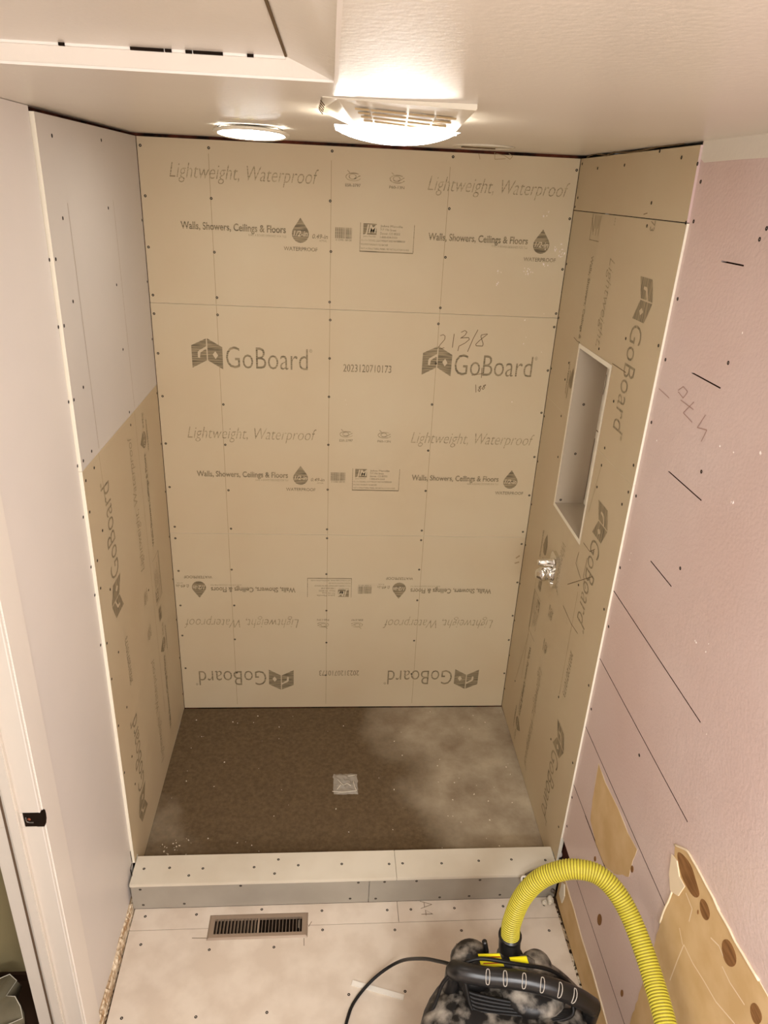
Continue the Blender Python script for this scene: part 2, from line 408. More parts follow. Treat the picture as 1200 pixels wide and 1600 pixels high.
# ================================================================== structure
# back wall: framing behind three sheets of backer board
back = box('wall_back', fr_back, -0.12, W + 0.12, -0.05, H + 0.12, -0.10, -0.0135, M['red_wood']); tag(back, 'back wall of the shower alcove, sheeted with printed tan backer boards', None, None, 'structure')
T = 0.0125
zt = 1.8205 + Z0; zm = 0.905 + Z0
GAP = 0.0012
def bl(x): return ceil_z(x) - 0.010
b_top = prism('wall_board', fr_back, [(0.002, zt + GAP), (W - 0.002, zt + GAP), (W - 0.002, bl(W)), (0.002, bl(0))], -T, 0, M['board'], back, M['core'])
b_mid = prism('wall_board', fr_back, [(0.002, zm + GAP), (W - 0.002, zm + GAP), (W - 0.002, zt), (0.002, zt)], -T, 0, M['board'], back, M['core'])
b_bot = prism('wall_board', fr_back, [(0.002, Z0 + 0.006), (W - 0.002, Z0 + 0.006), (W - 0.002, zm), (0.002, zm)], -T, 0, M['board'], back, M['core'])
tag(b_top, 'topmost back board, cut short under the ceiling'); tag(b_bot, 'lowest back board, its printing upside down')
print_board(lambda a, b, n=0: fr_back(a, zt + b - 0.001, n), b_top, M['ink_h'], M['ink_h_faint'], M['board'], lambda a, b: b < 0.55 and a < 1.485)
print_board(lambda a, b, n=0: fr_back(a, zm + b, n), b_mid, M['ink_h'], M['ink_h_faint'], M['board'], lambda a, b: a < 1.485)
print_board(lambda a, b, n=0: fr_back(1.494 - a, 0.904 + Z0 - b, n), b_bot, M['ink_h'], M['ink_h_faint'], M['board'], lambda a, b: a < 1.49)
SB = [(219,227),(227,306),(232,386),(239,461),(240,490),(247,552),(254,619),(259,693),(265,761),(273,823),(274,841),(279,892),(282,946),(285,993),(290,1044),
 (326,231),(330,310),(335,394),(339,465),(340,492),(349,632),(352,695),(357,766),(361,826),(362,890),(366,946),(367,999),(370,1051),
 (519,236),(516,314),(517,393),(515,472),(516,500),(515,560),(514,620),(513,695),(512,765),(511,827),(511,841),(510,897),(510,954),(510,1004),(509,1055),
 (708,245),(702,326),(696,402),(688,481),(685,506),(681,568),(675,632),(669,704),(665,767),(659,829),(658,844),(655,890),(652,938),(647,1001),(643,1053),
 (903,266),(893,342),(882,421),(870,490),(866,511),(856,579),(846,645),(835,714),(827,774),(817,831),(815,850),(809,910),(801,962),(795,1000),(788,1052)]
for q in SB:
    u, v = hb(*q); u = max(0.012, min(W - 0.010, u))
    screws(fr_back, [(u, v)], b_top if v > zt else b_mid if v > zm else b_bot)
# pencil lines over the studs, handwriting
for bd, z0_, z1_ in ((b_top, zt, H - 0.05), (b_mid, zm, zt), (b_bot, Z0 + 0.02, zm)):
    for (xt, xb) in ((0.2315, 0.2422), (0.6375, 0.6506), (1.0405, 1.0555)):
        f = lambda z: xb + (xt - xb) * (z - Z0) / 2.33
        strip('pencil_line', fr_back, [[(f(z0_ + .004), z0_ + .004), (f(z1_), z1_)]], 0.0016, M['pencil_faint'], bd, 0.0005)
def hand(fr, h, lines, wd, m, parent, n=0.0009, off=0.0):
    return strip('pencil_writing', fr, [[h(*q) for q in l] for l in lines], wd, m, parent, n + off)
c2 = lambda l, ox, oy, k: [(ox + x / k, oy + y / k) for x, y in l]
S1 = [[(410,210),(450,195),(475,215),(470,260),(410,330),(375,380)],[(400,385),(465,372)],[(597,185),(585,270),(572,370)],
      [(690,165),(740,140),(768,160),(740,205),(680,245)],[(690,240),(790,235),(800,260),(740,310),(660,350),(645,415)],[(915,130),(850,250),(775,425)],
      [(1040,185),(960,200),(955,225),(985,320),(975,350),(890,345),(885,325),(940,270),(1045,188)],[(830,740),(900,728),(985,715)],[(968,640),(960,775)],
      [(885,865),(888,970)],[(955,880),(925,900),(950,925),(935,960),(915,940),(960,885)],[(1020,865),(985,880),(1005,905),(985,930),(965,915),(1020,870)]]
hand(fr_back, hb, [c2(l, 640, 500, 8.571) for l in S1], 0.0022, M['pencil'], b_mid)
hand(fr_back, hb, [[(773, 238), (773, 249), (790, 248)], [(795, 240), (801, 244), (797, 249), (788, 243), (775, 240)], [(748, 240), (750, 249)]], 0.002, M['pencil_faint'], b_top)

# plaster crumbs stuck to the back boards
def crumbs(name, fr, pts, parent, m, smin=0.002, smax=0.005, seed=1, n=0.0):
    rnd = random.Random(seed); vs = []; fs = []
    for u, v in pts:
        s = rnd.uniform(smin, smax); k = len(vs); c = 5
        for i in range(c):
            t = 2 * math.pi * i / c + rnd.random(); r = s * rnd.uniform(.5, 1.1); vs.append(fr(u + r * math.cos(t), v + r * math.sin(t) * 1.2, n))
        vs.append(fr(u, v, n + s * 0.5))
        for i in range(c): fs.append((k + i, k + (i + 1) % c, k + c))
    return tag(pyd(name, vs, fs, m, parent), kind='stuff')
rnd = random.Random(3)
cp = []
for cx, cy, k, sp in ((825, 425, 12, 8), (881, 397, 14, 7), (850, 340, 5, 8), (776, 445, 3, 3), (779, 423, 3, 5), (868, 390, 6, 9), (850, 413, 4, 6)):
    for i in range(k): cp.append(hb(rnd.gauss(cx, sp * .5), rnd.gauss(cy, sp * .5)))
crumbs('plaster_crumbs', fr_back, [c for c in cp if c[0] < W - .01], b_top, M['chip'], 0.0012, 0.0042)
crumbs('plaster_crumbs', fr_back, [hb(*q) for q in ((850, 490), (822, 527), (818, 537), (800, 628), (846, 550), (540, 625), (541, 632), (820, 500))], b_mid, M['chip'], 0.0012, 0.003, 4)

# left wall: framing behind, a printed upright sheet below and a plain sheet above, white painted drywall in front
ZS = 1.524 + Z0
DL = 0.8905
left = box('wall_left', fr_left, -0.02, 4.25, -0.05, H + 0.1, -0.115, -0.028, M['red_wood']); tag(left, 'left wall, backer board in the alcove then white drywall towards the door', None, None, 'structure')
# the doorway is cut out of the left wall below, so the framing is three pieces
bpy.data.objects.remove(left)
D0, D1, DH = 1.430, 2.20, 2.06
left = prism('wall_left', fr_left, [(-0.02, -0.05), (D0 - .019, -0.05), (D0 - .019, DH + .001), (D1 + .019, DH + .001), (D1 + .019, -0.05), (4.25, -0.05), (4.25, H + 0.1), (-0.02, H + 0.1)], -0.117, -0.0275, M['red_wood'])
tag(left, 'left wall, backer board in the alcove then white drywall towards the door', None, None, 'structure')
def lz(d, g): return ceil_z(0) - g
l_low = prism('wall_board', fr_left, [(0.001, Z0 + .004), (0.86, Z0 + .004), (0.862, 0.125), (0.899, 0.125), (DL + .003, ZS), (0.001, ZS)], -T, 0, M['board'], left, M['core'])
l_up = prism('wall_board', fr_left, [(0.001, ZS + .0012), (DL + .003, ZS + .0012), (DL - 0.002, lz(.9, .011)), (0.001, lz(0, .010))], -T, 0, M['board_plain'], left, M['core'])
tag(l_up, 'plain greyish sheet without printing above the printed one')
print_board(lambda a, b, n=0: fr_left(b + .002, Z0 + a + .004, n), l_low, M['ink_v'], M['ink_v_faint'], M['board'], lambda a, b: 0.03 < a < 1.515 and b < 0.86)
SLU = [(81,212),(158,219),(98,341),(169,325),(87,405),(182,445),(114,471),(100,509),(192,546),(130,605),(115,625),(202,644),(143,705),(130,720),
       (147,731),(204,664),(134,751),(140,800),(160,829),(152,876),(157,919),(172,921),(232,922),(185,1019),(167,1005),(174,1062),(185,1134),(198,1105),(206,1182),(193,1211),(211,1225)]
for q in SLU:
    d, z = hl(*q); d = max(0.01, min(DL - .007, d)); screws(fr_left, [(d, z)], l_up if z > ZS else l_low)
for z in [0.12 + i * 0.2 for i in range(11)]:
    screws(fr_left, [(0.012, z + (i_ := 0.01))], l_up if z + .01 > ZS else l_low)
for (bd, z0_, z1_) in ((l_low, .3, ZS), (l_up, ZS + .01, 2.2)):
    for dd, r0, r1 in ((0.335, z0_, z1_), (0.74, max(z0_, 1.40), z1_)):
        strip('pencil_line', fr_left, [[(dd, r0), (dd + .008, r1)]], 0.0016, M['pencil_faint'], bd, 0.0005)
# white drywall
def off(fr, k): return lambda u, v, n=0: fr(u, v, n + k)
frw = off(fr_left, -0.009)
edge = []
rnd = random.Random(9)
for i in range(8): edge.append((DL + .006 + (D0 - .04 - DL) * i / 7, 0.028 + rnd.uniform(-.006, .008)))
dry = prism('drywall_sheet', frw, [(DL + .004, 0.11), (DL + .010, 0.06)] + edge + [(D0 - .012, 0.0), (D0 - .012, DH + .01), (D1 + .01, DH + .01), (D1 + .01, 0.0), (4.2, 0.0), (4.2, ceil_z(0) - .001), (DL + .004, ceil_z(0) - .001)], -0.018, 0, M['white'], left, M['torn'])
for q in [(77,406),(91,511),(107,628),(121,728),(130,808),(142,886),(148,930),(157,1008)]:
    d, z = hl(*q, -.009); screws(frw, [(d, z)], left)
# torn foot of the drywall: splintered sole plate
rw = []
vs = []; fs = []
N = 60; prev = None
for i in range(N + 1):
    d = DL + .05 + (1.42 - DL - .05) * i / N
    row = []
    for j, (x, z) in enumerate(((-0.016, .034), (-0.010, .028), (-0.003, .020), (0.003, .012), (0.007, .004), (0.010, -.02))):
        row.append(len(vs)); vs.append((x + rnd.uniform(-.002, .003), -d, z + rnd.uniform(-.006, .006)))
    if prev:
        for j in range(5): fs.append((prev[j], prev[j + 1], row[j + 1], row[j]))
    prev = row
tag(pyd('splintered_plate', vs, fs, M['rough_wood'], left), 'rough torn strip along the foot of the white wall')
# black gap behind the broken corner by the curb
strip('broken_corner_gap', off(fr_left, 0.0), [[hl(203, 1330), hl(206, 1348), hl(203, 1358), hl(207, 1372)]], .007, M['dark'], left, 0.001)

# right wall: boards with the niche, pink planks
right = prism('wall_right', fr_right, [(-0.02, -0.05), (4.25, -0.05), (4.25, H + 0.1), (-0.02, H + 0.1)], -0.30, -0.135, M['red_wood'])
tag(right, 'right wall, printed boards with a niche in the alcove then pink planks', None, None, 'structure')
ZR = 2.1915 + Z0; DR = 0.9195
NX0, NX1, NZ0, NZ1 = 0.288, 0.617, 1.187 + Z0, 1.786 + Z0
def rz(g): return H + SL * W - g
r_top = prism('wall_board', fr_right, [(0.001, ZR + .0025), (DR - .002, ZR + .0025), (DR - .012, rz(.008)), (0.001, rz(.010))], -T, 0, M['board'], right, M['pink'])
r_mid = prism('wall_board', fr_right, [(0.001, ZS + .0006), (NX0, ZS + .0006), (NX0, NZ1), (NX1, NZ1), (NX1, ZS + .0006), (DR + .002, ZS + .0006), (DR, ZR), (0.001, ZR)], -T, 0, M['board'], right, M['core'])
r_low = prism('wall_board', fr_right, [(0.001, Z0 + .006), (0.885, Z0 + .006), (0.885, .12), (DR + .012, .12), (DR + .002, ZS), (NX1, ZS), (NX1, NZ0), (NX0, NZ0), (NX0, ZS), (0.001, ZS)], -T, 0, M['board'], right, M['core'])
tag(r_top, 'short unprinted strip of board at the top')
def free(a, b, z): return not (NX0 - .03 < b < NX1 + .03 and NZ0 - .02 < z < NZ1 + .02)
Zm = 3.042 + Z0; Zl = 1.526 + Z0; BO = 0.018
print_board(lambda a, b, n=0: fr_right(b + BO, Zm - a, n), r_mid, M['ink_v'], M['ink_v_faint'], M['board'],
            lambda a, b: ZS + .01 < Zm - a < ZR - .005 and free(a, b + BO, Zm - a))
print_board(lambda a, b, n=0: fr_right(b + BO, Zl - a, n), r_low, M['ink_v'], M['ink_v_faint'], M['board'],
            lambda a, b: Z0 + .02 < Zl - a < ZS - .01 and free(a, b + BO, Zl - a) and not (0.30 < b + BO < .36 and Zl - a > .95 + Z0 and Zl - a < 1.1 + Z0))
# pieces of printing cut by a seam or the niche
mpm = lambda a, b, n=0: fr_right(b + BO, Zm - a, n)
mpl = lambda a, b, n=0: fr_right(b + BO, Zl - a, n)
strip('printed_frame', mpm, [[(.853, .206), (.931, .206)], [(.931, .206), (.931, .30)]], .0026, M['ink_v'], r_mid)
for i in range(5): strip('printed_small_line', mpm, [[(.856, .233 + i * .013), (.915 - (i % 2) * .02, .233 + i * .013)]], .0035, M['ink_v_faint'], r_mid)
letters('printed_batch_number', '73', mpm, .852, .690, .026, .028, M['ink_v'], r_mid)
letters('printed_small_line', 'EN', mpm, .857, .412, .020, .009, M['ink_v'], r_mid)
letters('printed_lettering', 'Walls, Showers, Ceilings & F', mpm, .976, .254, .285, .022, M['ink_v'], r_mid, bold=.012)
letters('printed_lettering', 'Lightweight,', mpm, .968, .430, .262, .046, M['ink_v_faint'], r_mid, shear=.22, bold=-.012)
strip('printed_small_line', mpm, [[(1.36, .226), (1.46, .224)]], .006, M['ink_v'], r_mid)
flats('printed_drop', mpm, [[(1.345, .252), (1.365, .236), (1.395, .228), (1.415, .236), (1.42, .252), (1.41, .262), (1.36, .262)]], M['ink_v'], r_mid)
letters('printed_lettering', 'Waterproof', mpl, .400, .430, .20, .046, M['ink_v_faint'], r_low, shear=.22, bold=-.012)
flats('printed_drop', mpl, [[(.47, .256), (.50, .236), (.53, .226), (.555, .240), (.56, .256), (.55, .275), (.51, .28)]], M['ink_v'], r_low)
# niche liner: five pieces of board, their cut ends showing white
nd = 0.107; t = 0.014
def liner(pts_uv, n0, n1, name='niche_board'):
    u0, u1, v0, v1 = pts_uv
    vs = [fr_right(u, v, n) for n in (n0, n1) for v in (v0, v1) for u in (u0, u1)]
    fs = [(0, 1, 3, 2), (4, 6, 7, 5), (0, 4, 5, 1), (2, 3, 7, 6), (0, 2, 6, 4), (1, 5, 7, 3)]
    o = pyd(name, vs, fs, [M['niche'], M['core']], right, mi=[0, 1, 0, 0, 0, 0])
    bm = bmesh.new(); bm.from_mesh(o.data); bmesh.ops.recalc_face_normals(bm, faces=bm.faces); bm.to_mesh(o.data); bm.free()
    return o
nA = liner((NX0, NX0 + t, NZ0 + t, NZ1 - t), -nd, 0.001)
nB = liner((NX1 - t, NX1, NZ0 + t, NZ1 - t), -nd, 0.001)
nC = liner((NX0, NX1, NZ1 - t, NZ1), -nd, 0.001)
nD = liner((NX0, NX1, NZ0, NZ0 + t), -nd, 0.001)
nE = liner((NX0 - .01, NX1 + .01, NZ0 - .01, NZ1 + .01), -nd - T, -nd)
fr_ns = lambda u, v, n=0: Vector((W + u, -(NX0 + t) - n, v))      # far side of the niche, faces the room
for q in ((912, 632), (899, 709), (876, 781)):
    p = hitp(q[0], q[1], (0, 1, 0), -(NX0 + t)); screws(fr_ns, [(p.x - W, p.z)], nA)
strip('gap_line', off(fr_right, -nd), [[(NX0 + t + .004, NZ1 - .10), (NX0 + t + .012, NZ1 - .13), (NX0 + t + .004, NZ1 - .17)], [(NX0 + t + .003, NZ1 - .3), (NX0 + t + .05, NZ1 - .3)], [(NX0 + t + .003, NZ0 + .03), (NX0 + t + .003, NZ1 - .33)]], .004, M['pencil'], nE, .0008)
SR = [(910,256),(934,263),(976,258),(1031,236),(1065,246),(1090,256),(1018,317),(903,309),(978,529),(1029,540),(959,627),(1072,348),(936,545),(1011,353),
      (945,700),(990,727),(982,769),(933,761),(940,727),(972,788),(904,914),(944,952),(872,714),(920,1071),(873,1089),(861,1155),(895,1192),(873,1292),(805,1064),(889,567),(883,593),(877,650)]
for q in SR:
    d, z = hr(*q); d = max(.008, min(DR - .006, d))
    if NX0 < d < NX1 and NZ0 < z < NZ1: continue
    screws(fr_right, [(d, z)], r_top if z > ZR else r_mid if z > ZS else r_low)
for z in [0.15 + i * 0.19 for i in range(12)]:
    screws(fr_right, [(0.010, z)], r_top if z > ZR else r_mid if z > ZS else r_low)
lines = [[(940, 727), (920, 800)], [(903, 925), (874, 1085)], [(840, 890), (815, 1060)], [(826, 990), (806, 1060)]]
strip('pencil_line', fr_right, [[hr(*a), hr(*b)] for a, b in lines], .0018, M['pencil_faint'], r_low, .0005)
hand(fr_right, hr, [[(887, 913), (926, 901)], [(912, 848), (922, 862), (930, 858)], [(905, 862), (900, 880), (908, 905)], [(918, 872), (912, 900), (915, 920)], [(880, 946), (893, 975), (903, 990)]], .002, M['pencil'], r_low)
hand(fr_right, hr, [[(957, 568), (978, 582)], [(897, 527), (903, 534)], [(1006, 335), (1012, 333)], [(926, 340), (927, 362)]], .002, M['pencil'], r_mid)
hand(fr_right, hr, [[(917, 246), (930, 240), (948, 243), (960, 238), (985, 238), (1005, 235), (1030, 229), (1070, 224)]], .004, M['pencil'], r_top)
# patch of grime round the valve on the back board
hand(fr_back, hb, [[(806, 872), (812, 868)], [(804, 880), (811, 878)]], .006, M['pencil_faint'], b_bot)

# pink painted planks
frp = off(fr_right, -0.006)
zj = [v + Z0 for v in (0.2, .447, .6928, .958, 1.196, 1.391, 1.634, 1.880, 2.126)]
zz = [0.0] + zj + [rz(-.003)]
PG = 0.0016
ends = [(0.90, 1.62), (.915, 1.33), (.917, 3.0), (.926, 1.545), (.917, 1.488), (1.10, 1.232), (1.086, 1.268), (1.090, 1.232), (1.110, 1.206)]
PL = []
for i in range(len(zz) - 1):
    z0_, z1_ = zz[i] + (PG if i else 0), zz[i + 1] - (PG if i < len(zz) - 2 else 0)
    d0_ = DR - .016 if z0_ > 2.0 else (DR - .004 if z0_ > 1.4 else DR + .002)
    if i == 0: d0_ = 1.02
    o = prism('wall_plank', frp, [(d0_, z0_), (4.2, z0_), (4.2, z1_), (d0_, z1_)], -0.012, 0, M['pink'], right, M['groove'])
    PL.append(o)
PL[0].location = (0, 0, 0)
prism('plank_backing', frp, [(DR - .01, 0.0), (4.2, 0.0), (4.2, rz(.0)), (DR - .01, rz(.0))], -0.03, -0.0125, M['groove'], right)
for z, (e0, e1) in zip(zj, ends):           # where the joints are painted shut
    for a, b in ((DR - .015, e0), (e1, 4.2)):
        if b - a > 0.01: prism('joint_filler', frp, [(a, z - PG - .0003), (b, z - PG - .0003), (b, z + PG + .0003), (a, z + PG + .0003)], -0.012, 0.00005, M['pink'], right)
# white ceiling paint lapping down on the pink
top = [(DR - .012, rz(-.003)), (DR - .012, 2.330 + Z0)]
rnd = random.Random(12)
for i in range(24): top.append((.93 + i * .14, 2.320 + Z0 + rnd.uniform(-.004, .006)))
top.append((4.19, rz(-.003)))
prism('ceiling_paint_band', frp, top, 0.00005, 0.0005, M['ceiling'], right)
for q in [(1095,284),(1084,346),(1059,467),(1040,562),(1018,660),(994,775),(969,887),(951,979),(924,1108),(894,1246),(886,1291),(1138,567),(1187,374),(1198,357),(1063,888),(999,1180),(1096,737)]:
    d, z = hr(*q, -.006); d = max(d, DR + .004); k = sum(1 for v in zj if z > v); screws(frp, [(d, z)], PL[k])
hand(frp, lambda x, y: hr(x, y, -.006), [[(1060, 610), (1068, 604), (1075, 612), (1068, 622), (1060, 612)], [(1064, 625), (1084, 640)], [(1085, 628), (1068, 645), (1082, 660)], [(1103, 648), (1090, 668), (1105, 672), (1096, 690)], [(1030, 607), (1046, 622)]], .0022, mat('pencil_on_pink', (176, 140, 128), .7), right)
crumbs('paint_chips', frp, [hr(*q, -.006) for q in ((984, 875), (986, 864), (1086, 1001), (1088, 1004), (1103, 1018), (1107, 1006), (1146, 707), (1125, 697), (1026, 688), (1104, 1147), (1188, 708), (1160, 520))], right, M['chip'], .002, .0045, 8)
# the ring left by a wall plug
pr = hr(1145, 785, -.006)
lathe('wall_plug', [(0.0035, -0.002), (0.0035, 0.002), (0.008, 0.0025), (0.0095, 0.0)], M['chip'], right, 14, tuple(frp(pr[0], pr[1], 0.0)), 'X', cap=False).scale = (1, 1, 1)

# torn places in the pink planks
hpk = lambda x, y: hr(x, y, -.006)
def ragged(pts, amp, seed, k=5):
    rnd = random.Random(seed); out = []
    for i, p in enumerate(pts):
        q = pts[(i + 1) % len(pts)]; P = Vector(p); Q = Vector(q); L = (Q - P).length; nn = max(1, int(L / 0.02))
        nv = Vector((-(Q - P).y, (Q - P).x)).normalized()
        for j in range(nn):
            v = P.lerp(Q, j / nn) + nv * (rnd.uniform(-amp, amp) if j else 0); out.append((v.x, v.y))
    return out
def chaikin(p, n=2):
    for _ in range(n):
        o = []
        for i in range(len(p)):
            a, b = Vector(p[i]), Vector(p[(i + 1) % len(p)]); o += [tuple(a.lerp(b, .25)), tuple(a.lerp(b, .75))]
        p = o
    return p
P1 = [hpk(*q) for q in ((936,1193),(946,1222),(966,1262),(981,1300),(996,1327),(989,1345),(983,1370),(960,1365),(945,1352),(932,1322),(923,1282),(926,1250))]
prism('torn_patch', frp, ragged(P1, .0022, 1), 0.0001, 0.0009, M['fibre'], right, M['torn'])
strip('torn_edge', frp, [[hpk(*q) for q in ((936,1193),(946,1222),(966,1262),(981,1300),(996,1327))], [hpk(*q) for q in ((936, 1193), (930, 1225))]], .003, M['torn'], right, 0.0012)
strip('plank_joint', frp, [[(DR + .14, zj[1]), (1.335, zj[1])]], .0022, M['groove'], right, .0013)
P2 = [hpk(*q) for q in ((1056,1320),(1076,1330),(1090,1352),(1108,1388),(1127,1425),(1150,1470),(1175,1512),(1200,1555),(1240,1640),(1250,1760),(960,1760),(985,1600),(1002,1545),(1025,1470),(1038,1425),(1050,1395),(1048,1372),(1052,1350))]
prism('torn_patch', frp, ragged(P2, .003, 2), 0.0001, 0.0018, M['fibre'], right, M['torn'])
for k, e in enumerate((((1056,1320),(1076,1330),(1108,1388),(1150,1470),(1175,1512),(1200,1555)), ((1052,1392),(1038,1425),(1025,1470)))):
    rg = ragged([hpk(*q) for q in e], .002, 5 + k)[:-3]
    tube('torn_paper_curl', [frp(a, b, .0022) for a, b in rg[:-1] if True][:int(len(rg) * .52)], .0028, M['torn'], right, 6, sub=2)
prism('torn_flap', frp, ragged([hpk(*q) for q in ((1052,1335),(1060,1345),(1064,1370),(1072,1385),(1062,1400),(1050,1392),(1048,1365))], .0015, 9), .0018, .0045, M['torn'], right)
for k, e in enumerate((((1058,1330),(1068,1334),(1082,1352),(1090,1380),(1096,1400),(1086,1404),(1072,1382),(1064,1362)), ((1097,1402),(1106,1410),(1112,1430),(1106,1440),(1098,1432),(1094,1415)),
                       ((1128,1470),(1140,1466),(1152,1490),(1152,1508),(1142,1512),(1132,1500)), ((1172,1572),(1182,1564),(1194,1588),(1188,1602),(1178,1598)))):
    prism('bored_hole', frp, chaikin([hpk(*q) for q in e]), .0016, .0023, M['wood_hole'], right)
for k, (c, r) in enumerate((((937, 1437), 6.5), ((972, 1552), 4), ((1092, 1425), 2.5), ((988, 1358), 4), ((930, 1342), 3), ((968, 1402), 4))):
    e = [(c[0] + r * .55 * math.cos(t * .8 + k), c[1] + r * 1.5 * math.sin(t * .8 + k)) for t in range(8)]
    prism('bored_hole', frp, chaikin([hpk(*q) for q in e]), .0001, .0011 if k != 2 else .0024, M['wood_hole'], right)
strip('torn_crease', frp, [[hpk(*q) for q in l] for l in (((1070,1476),(1060,1500),(1048,1532)), ((1070,1476),(1084,1505),(1101,1532)), ((1101, 1532), (1120, 1565), (1150, 1600)), ((1063,1450),(1068,1476)), ((1073,1395),(1083,1420),(1078,1440)), ((1130,1510),(1142,1535),(1165,1570)), ((1112,1465),(1125,1478),(1132,1495)))], .003, M['torn'], right, .0022)
# broken foot of the planks: bare fibre board and a dark gap
rnd = random.Random(4)
foot = [(0.985, .004), (0.985, .075), (1.00, .135)] + [(1.03 + i * .05, .145 - i * .0035 + rnd.uniform(-.006, .006)) for i in range(24)] + [(2.25, .05), (2.25, .004)]
prism('torn_foot', frp, foot, .0001, .004, M['fibre'], right, M['torn'])
strip('torn_edge', frp, [[(1.00, .138)] + [(1.03 + i * .05, .147 - i * .0035) for i in range(24)]], .003, M['torn'], right, .0045)

# ceiling with a shallow square well whose sides splay
ou0, ou1, ov0, ov1 = 0.02, 0.641, 1.562, 2.42     # well, outer rim (x and distance)
zc = lambda x, dz=0: ceil_z(x) + dz
X0, X1, V0, V1 = -1.6, 1.75, -0.12, 4.25
vs = []; 
def cv(x, d, dz=0): vs.append((x, -d, zc(x, dz))); return len(vs) - 1
o_ = [cv(X0, V0), cv(X1, V0), cv(X1, V1), cv(X0, V1)]
r_ = [cv(ou0, ov0), cv(ou1, ov0), cv(ou1, ov1), cv(ou0, ov1)]
i_ = [cv(ou0 + .05, ov0 + .010, .024), cv(ou1 - .064, ov0 + .010, .024), cv(ou1 - .064, ov1 - .01, .024), cv(ou0 + .05, ov1 - .01, .024)]
b_ = [cv(X0, V0, .1), cv(X1, V0, .1), cv(X1, V1, .1), cv(X0, V1, .1)]
fs = []
for A, B_ in ((o_, r_), (r_, i_)):
    for k in range(4): fs.append((A[k], A[(k + 1) % 4], B_[(k + 1) % 4], B_[k]))
fs.append(tuple(b_[::-1]))
for k in range(4): fs.append((o_[(k + 1) % 4], o_[k], b_[k], b_[(k + 1) % 4]))
fs.append((i_[0], i_[1], i_[2], i_[3]))
ceiling = pyd('ceiling', vs, fs, M['ceiling']); tag(ceiling, 'glossy cream ceiling with a shallow well at the left', None, None, 'structure')
frc = lambda u, v, n=0: Vector((u, -v, ceil_z(u) - n))
for (a, b, c, d, e) in ((ou0, ou1, ov0 - .0015, ov0 + .002, 0), ):
    box('rim_bead', frc, a, b, c, d, -0.002, 0.0012, M['casing'], ceiling)
box('rim_bead', frc, ou1 - .002, ou1 + .0025, ov0, ov1, -0.002, 0.0015, M['casing'], ceiling)
box('rim_bead', frc, ou0 + .05, ou1 - .066, ov0 + .0095, ov0 + .015, -.0245, -.021, M['casing'], ceiling)
cy_ = ov0 + .0145
for (pa, pb) in ((93, 102), (204, 256), (258, 268), (290, 300), (302, 348), (386, 396)):
    fx = lambda px: hitp(px, 75, (0, 1, 0), -cy_).x
    box('caulk_gap', frc, fx(pa), fx(pb), cy_ - .0008, cy_ + .0035, -.0255, -.0205, M['dark'], ceiling)
box('well_joint', frc, ou1 - .0665, ou1 - .0635, ov0 + .02, ov1 - .02, -.0245, -.0225, M['pencil'], ceiling)

# floors
pan = wbox('shower_pan', 0.0, W, -0.8655, 0.0, 0.0, Z0, M['pan']); tag(pan, 'dark brown mortar shower base with a dusty grey right half', 'shower base')
# dark perimeter gap of the pan
crumbs('plaster_crumbs', fr_floor(Z0), [hf(*q, Z0) for q in [(672, 1112), (616, 1158), (525, 1264), (325, 1310), (270, 1318), (268, 1247), (371, 1130), (428, 1275), (782, 1113), (440, 1234), (545, 1300), (700, 1275), (760, 1310)]] + [(rnd.uniform(.05, .16), rnd.uniform(.72, .85)) for _ in range(30)] + [(rnd.uniform(.03, 1.45), rnd.uniform(.05, .85)) for _ in range(60)], pan, M['debris'], .0012, .0042, 6)
floor = wbox('floor', -0.012, 1.60, -4.25, -0.80, -0.06, -0.0125, mat('brown_subfloor', (98, 74, 52), .85, .1, noise=(30, 6, .35, .65), col2=(56, 40, 28))); tag(floor, 'bathroom floor sheeted with screwed-down cement boards', None, None, 'structure')
ff = fr_floor(0.0)
YS = 1.0575
RX0, RX1, RV0, RV1 = 0.268, 0.598, 1.011, 1.100
xe = lambda d: 1.462
f1 = prism('floor_board', ff, [(.012, .9795), (.905, .9795), (.905, YS - .001), (RX1 - .012, YS - .001), (RX1 - .012, RV0 + .012), (RX0 + .012, RV0 + .012), (RX0 + .012, YS - .001), (.012, YS - .001)], -0.012, 0, M['subfloor'], floor)
f2 = prism('floor_board', ff, [(.9065, .9795), (1.462, .9795), (1.462, YS - .001), (.9065, YS - .001)], -0.012, 0, M['subfloor'], floor)
f3 = prism('floor_board', ff, [(.012, YS + .001), (RX0 + .012, YS + .001), (RX0 + .012, RV1 - .012), (RX1 - .012, RV1 - .012), (RX1 - .012, YS + .001), (1.462, YS + .001), (1.458, 1.97), (.030, 1.97)], -0.012, 0, M['subfloor'], floor)
f4 = prism('floor_board', ff, [(.03, 1.972), (1.458, 1.972), (1.45, 4.2), (.03, 4.2)], -0.012, 0, M['subfloor'], floor)
tag(f1, 'narrow strip of board along the curb')
for q in [(227,1432),(307,1429),(503,1423),(605,1422),(642,1421),(409,1421),(220,1476),(327,1484),(428,1480),(504,1453),(617,1453),(190,1591),(306,1589),(545,1554),(633,1549),(417,1582),(710,1419),(721,1454),(786,1416),(850,1414),(858,1454)]:
    u, v = hf(*q); v = max(v, .99); b = f3 if v > YS else (f2 if u > .906 else f1); screws(ff, [(u, v)], b)
letters('pencil_writing', 'A4', lambda a, b, n=0: ff(b, a, n), hf(655, 1408)[1], hf(655, 1408)[0] + .0, .055, .045, M['pencil'], f2, bold=-.03)
strip('pencil_line', ff, [[hf(*a) for a in l] for l in (((300, 1466), (324, 1466)), ((475, 1466), (475, 1478)), ((714, 1505), (713, 1475), (745, 1474)), ((482, 1448), (487, 1440)))], .002, M['pencil'], f3, .0006)

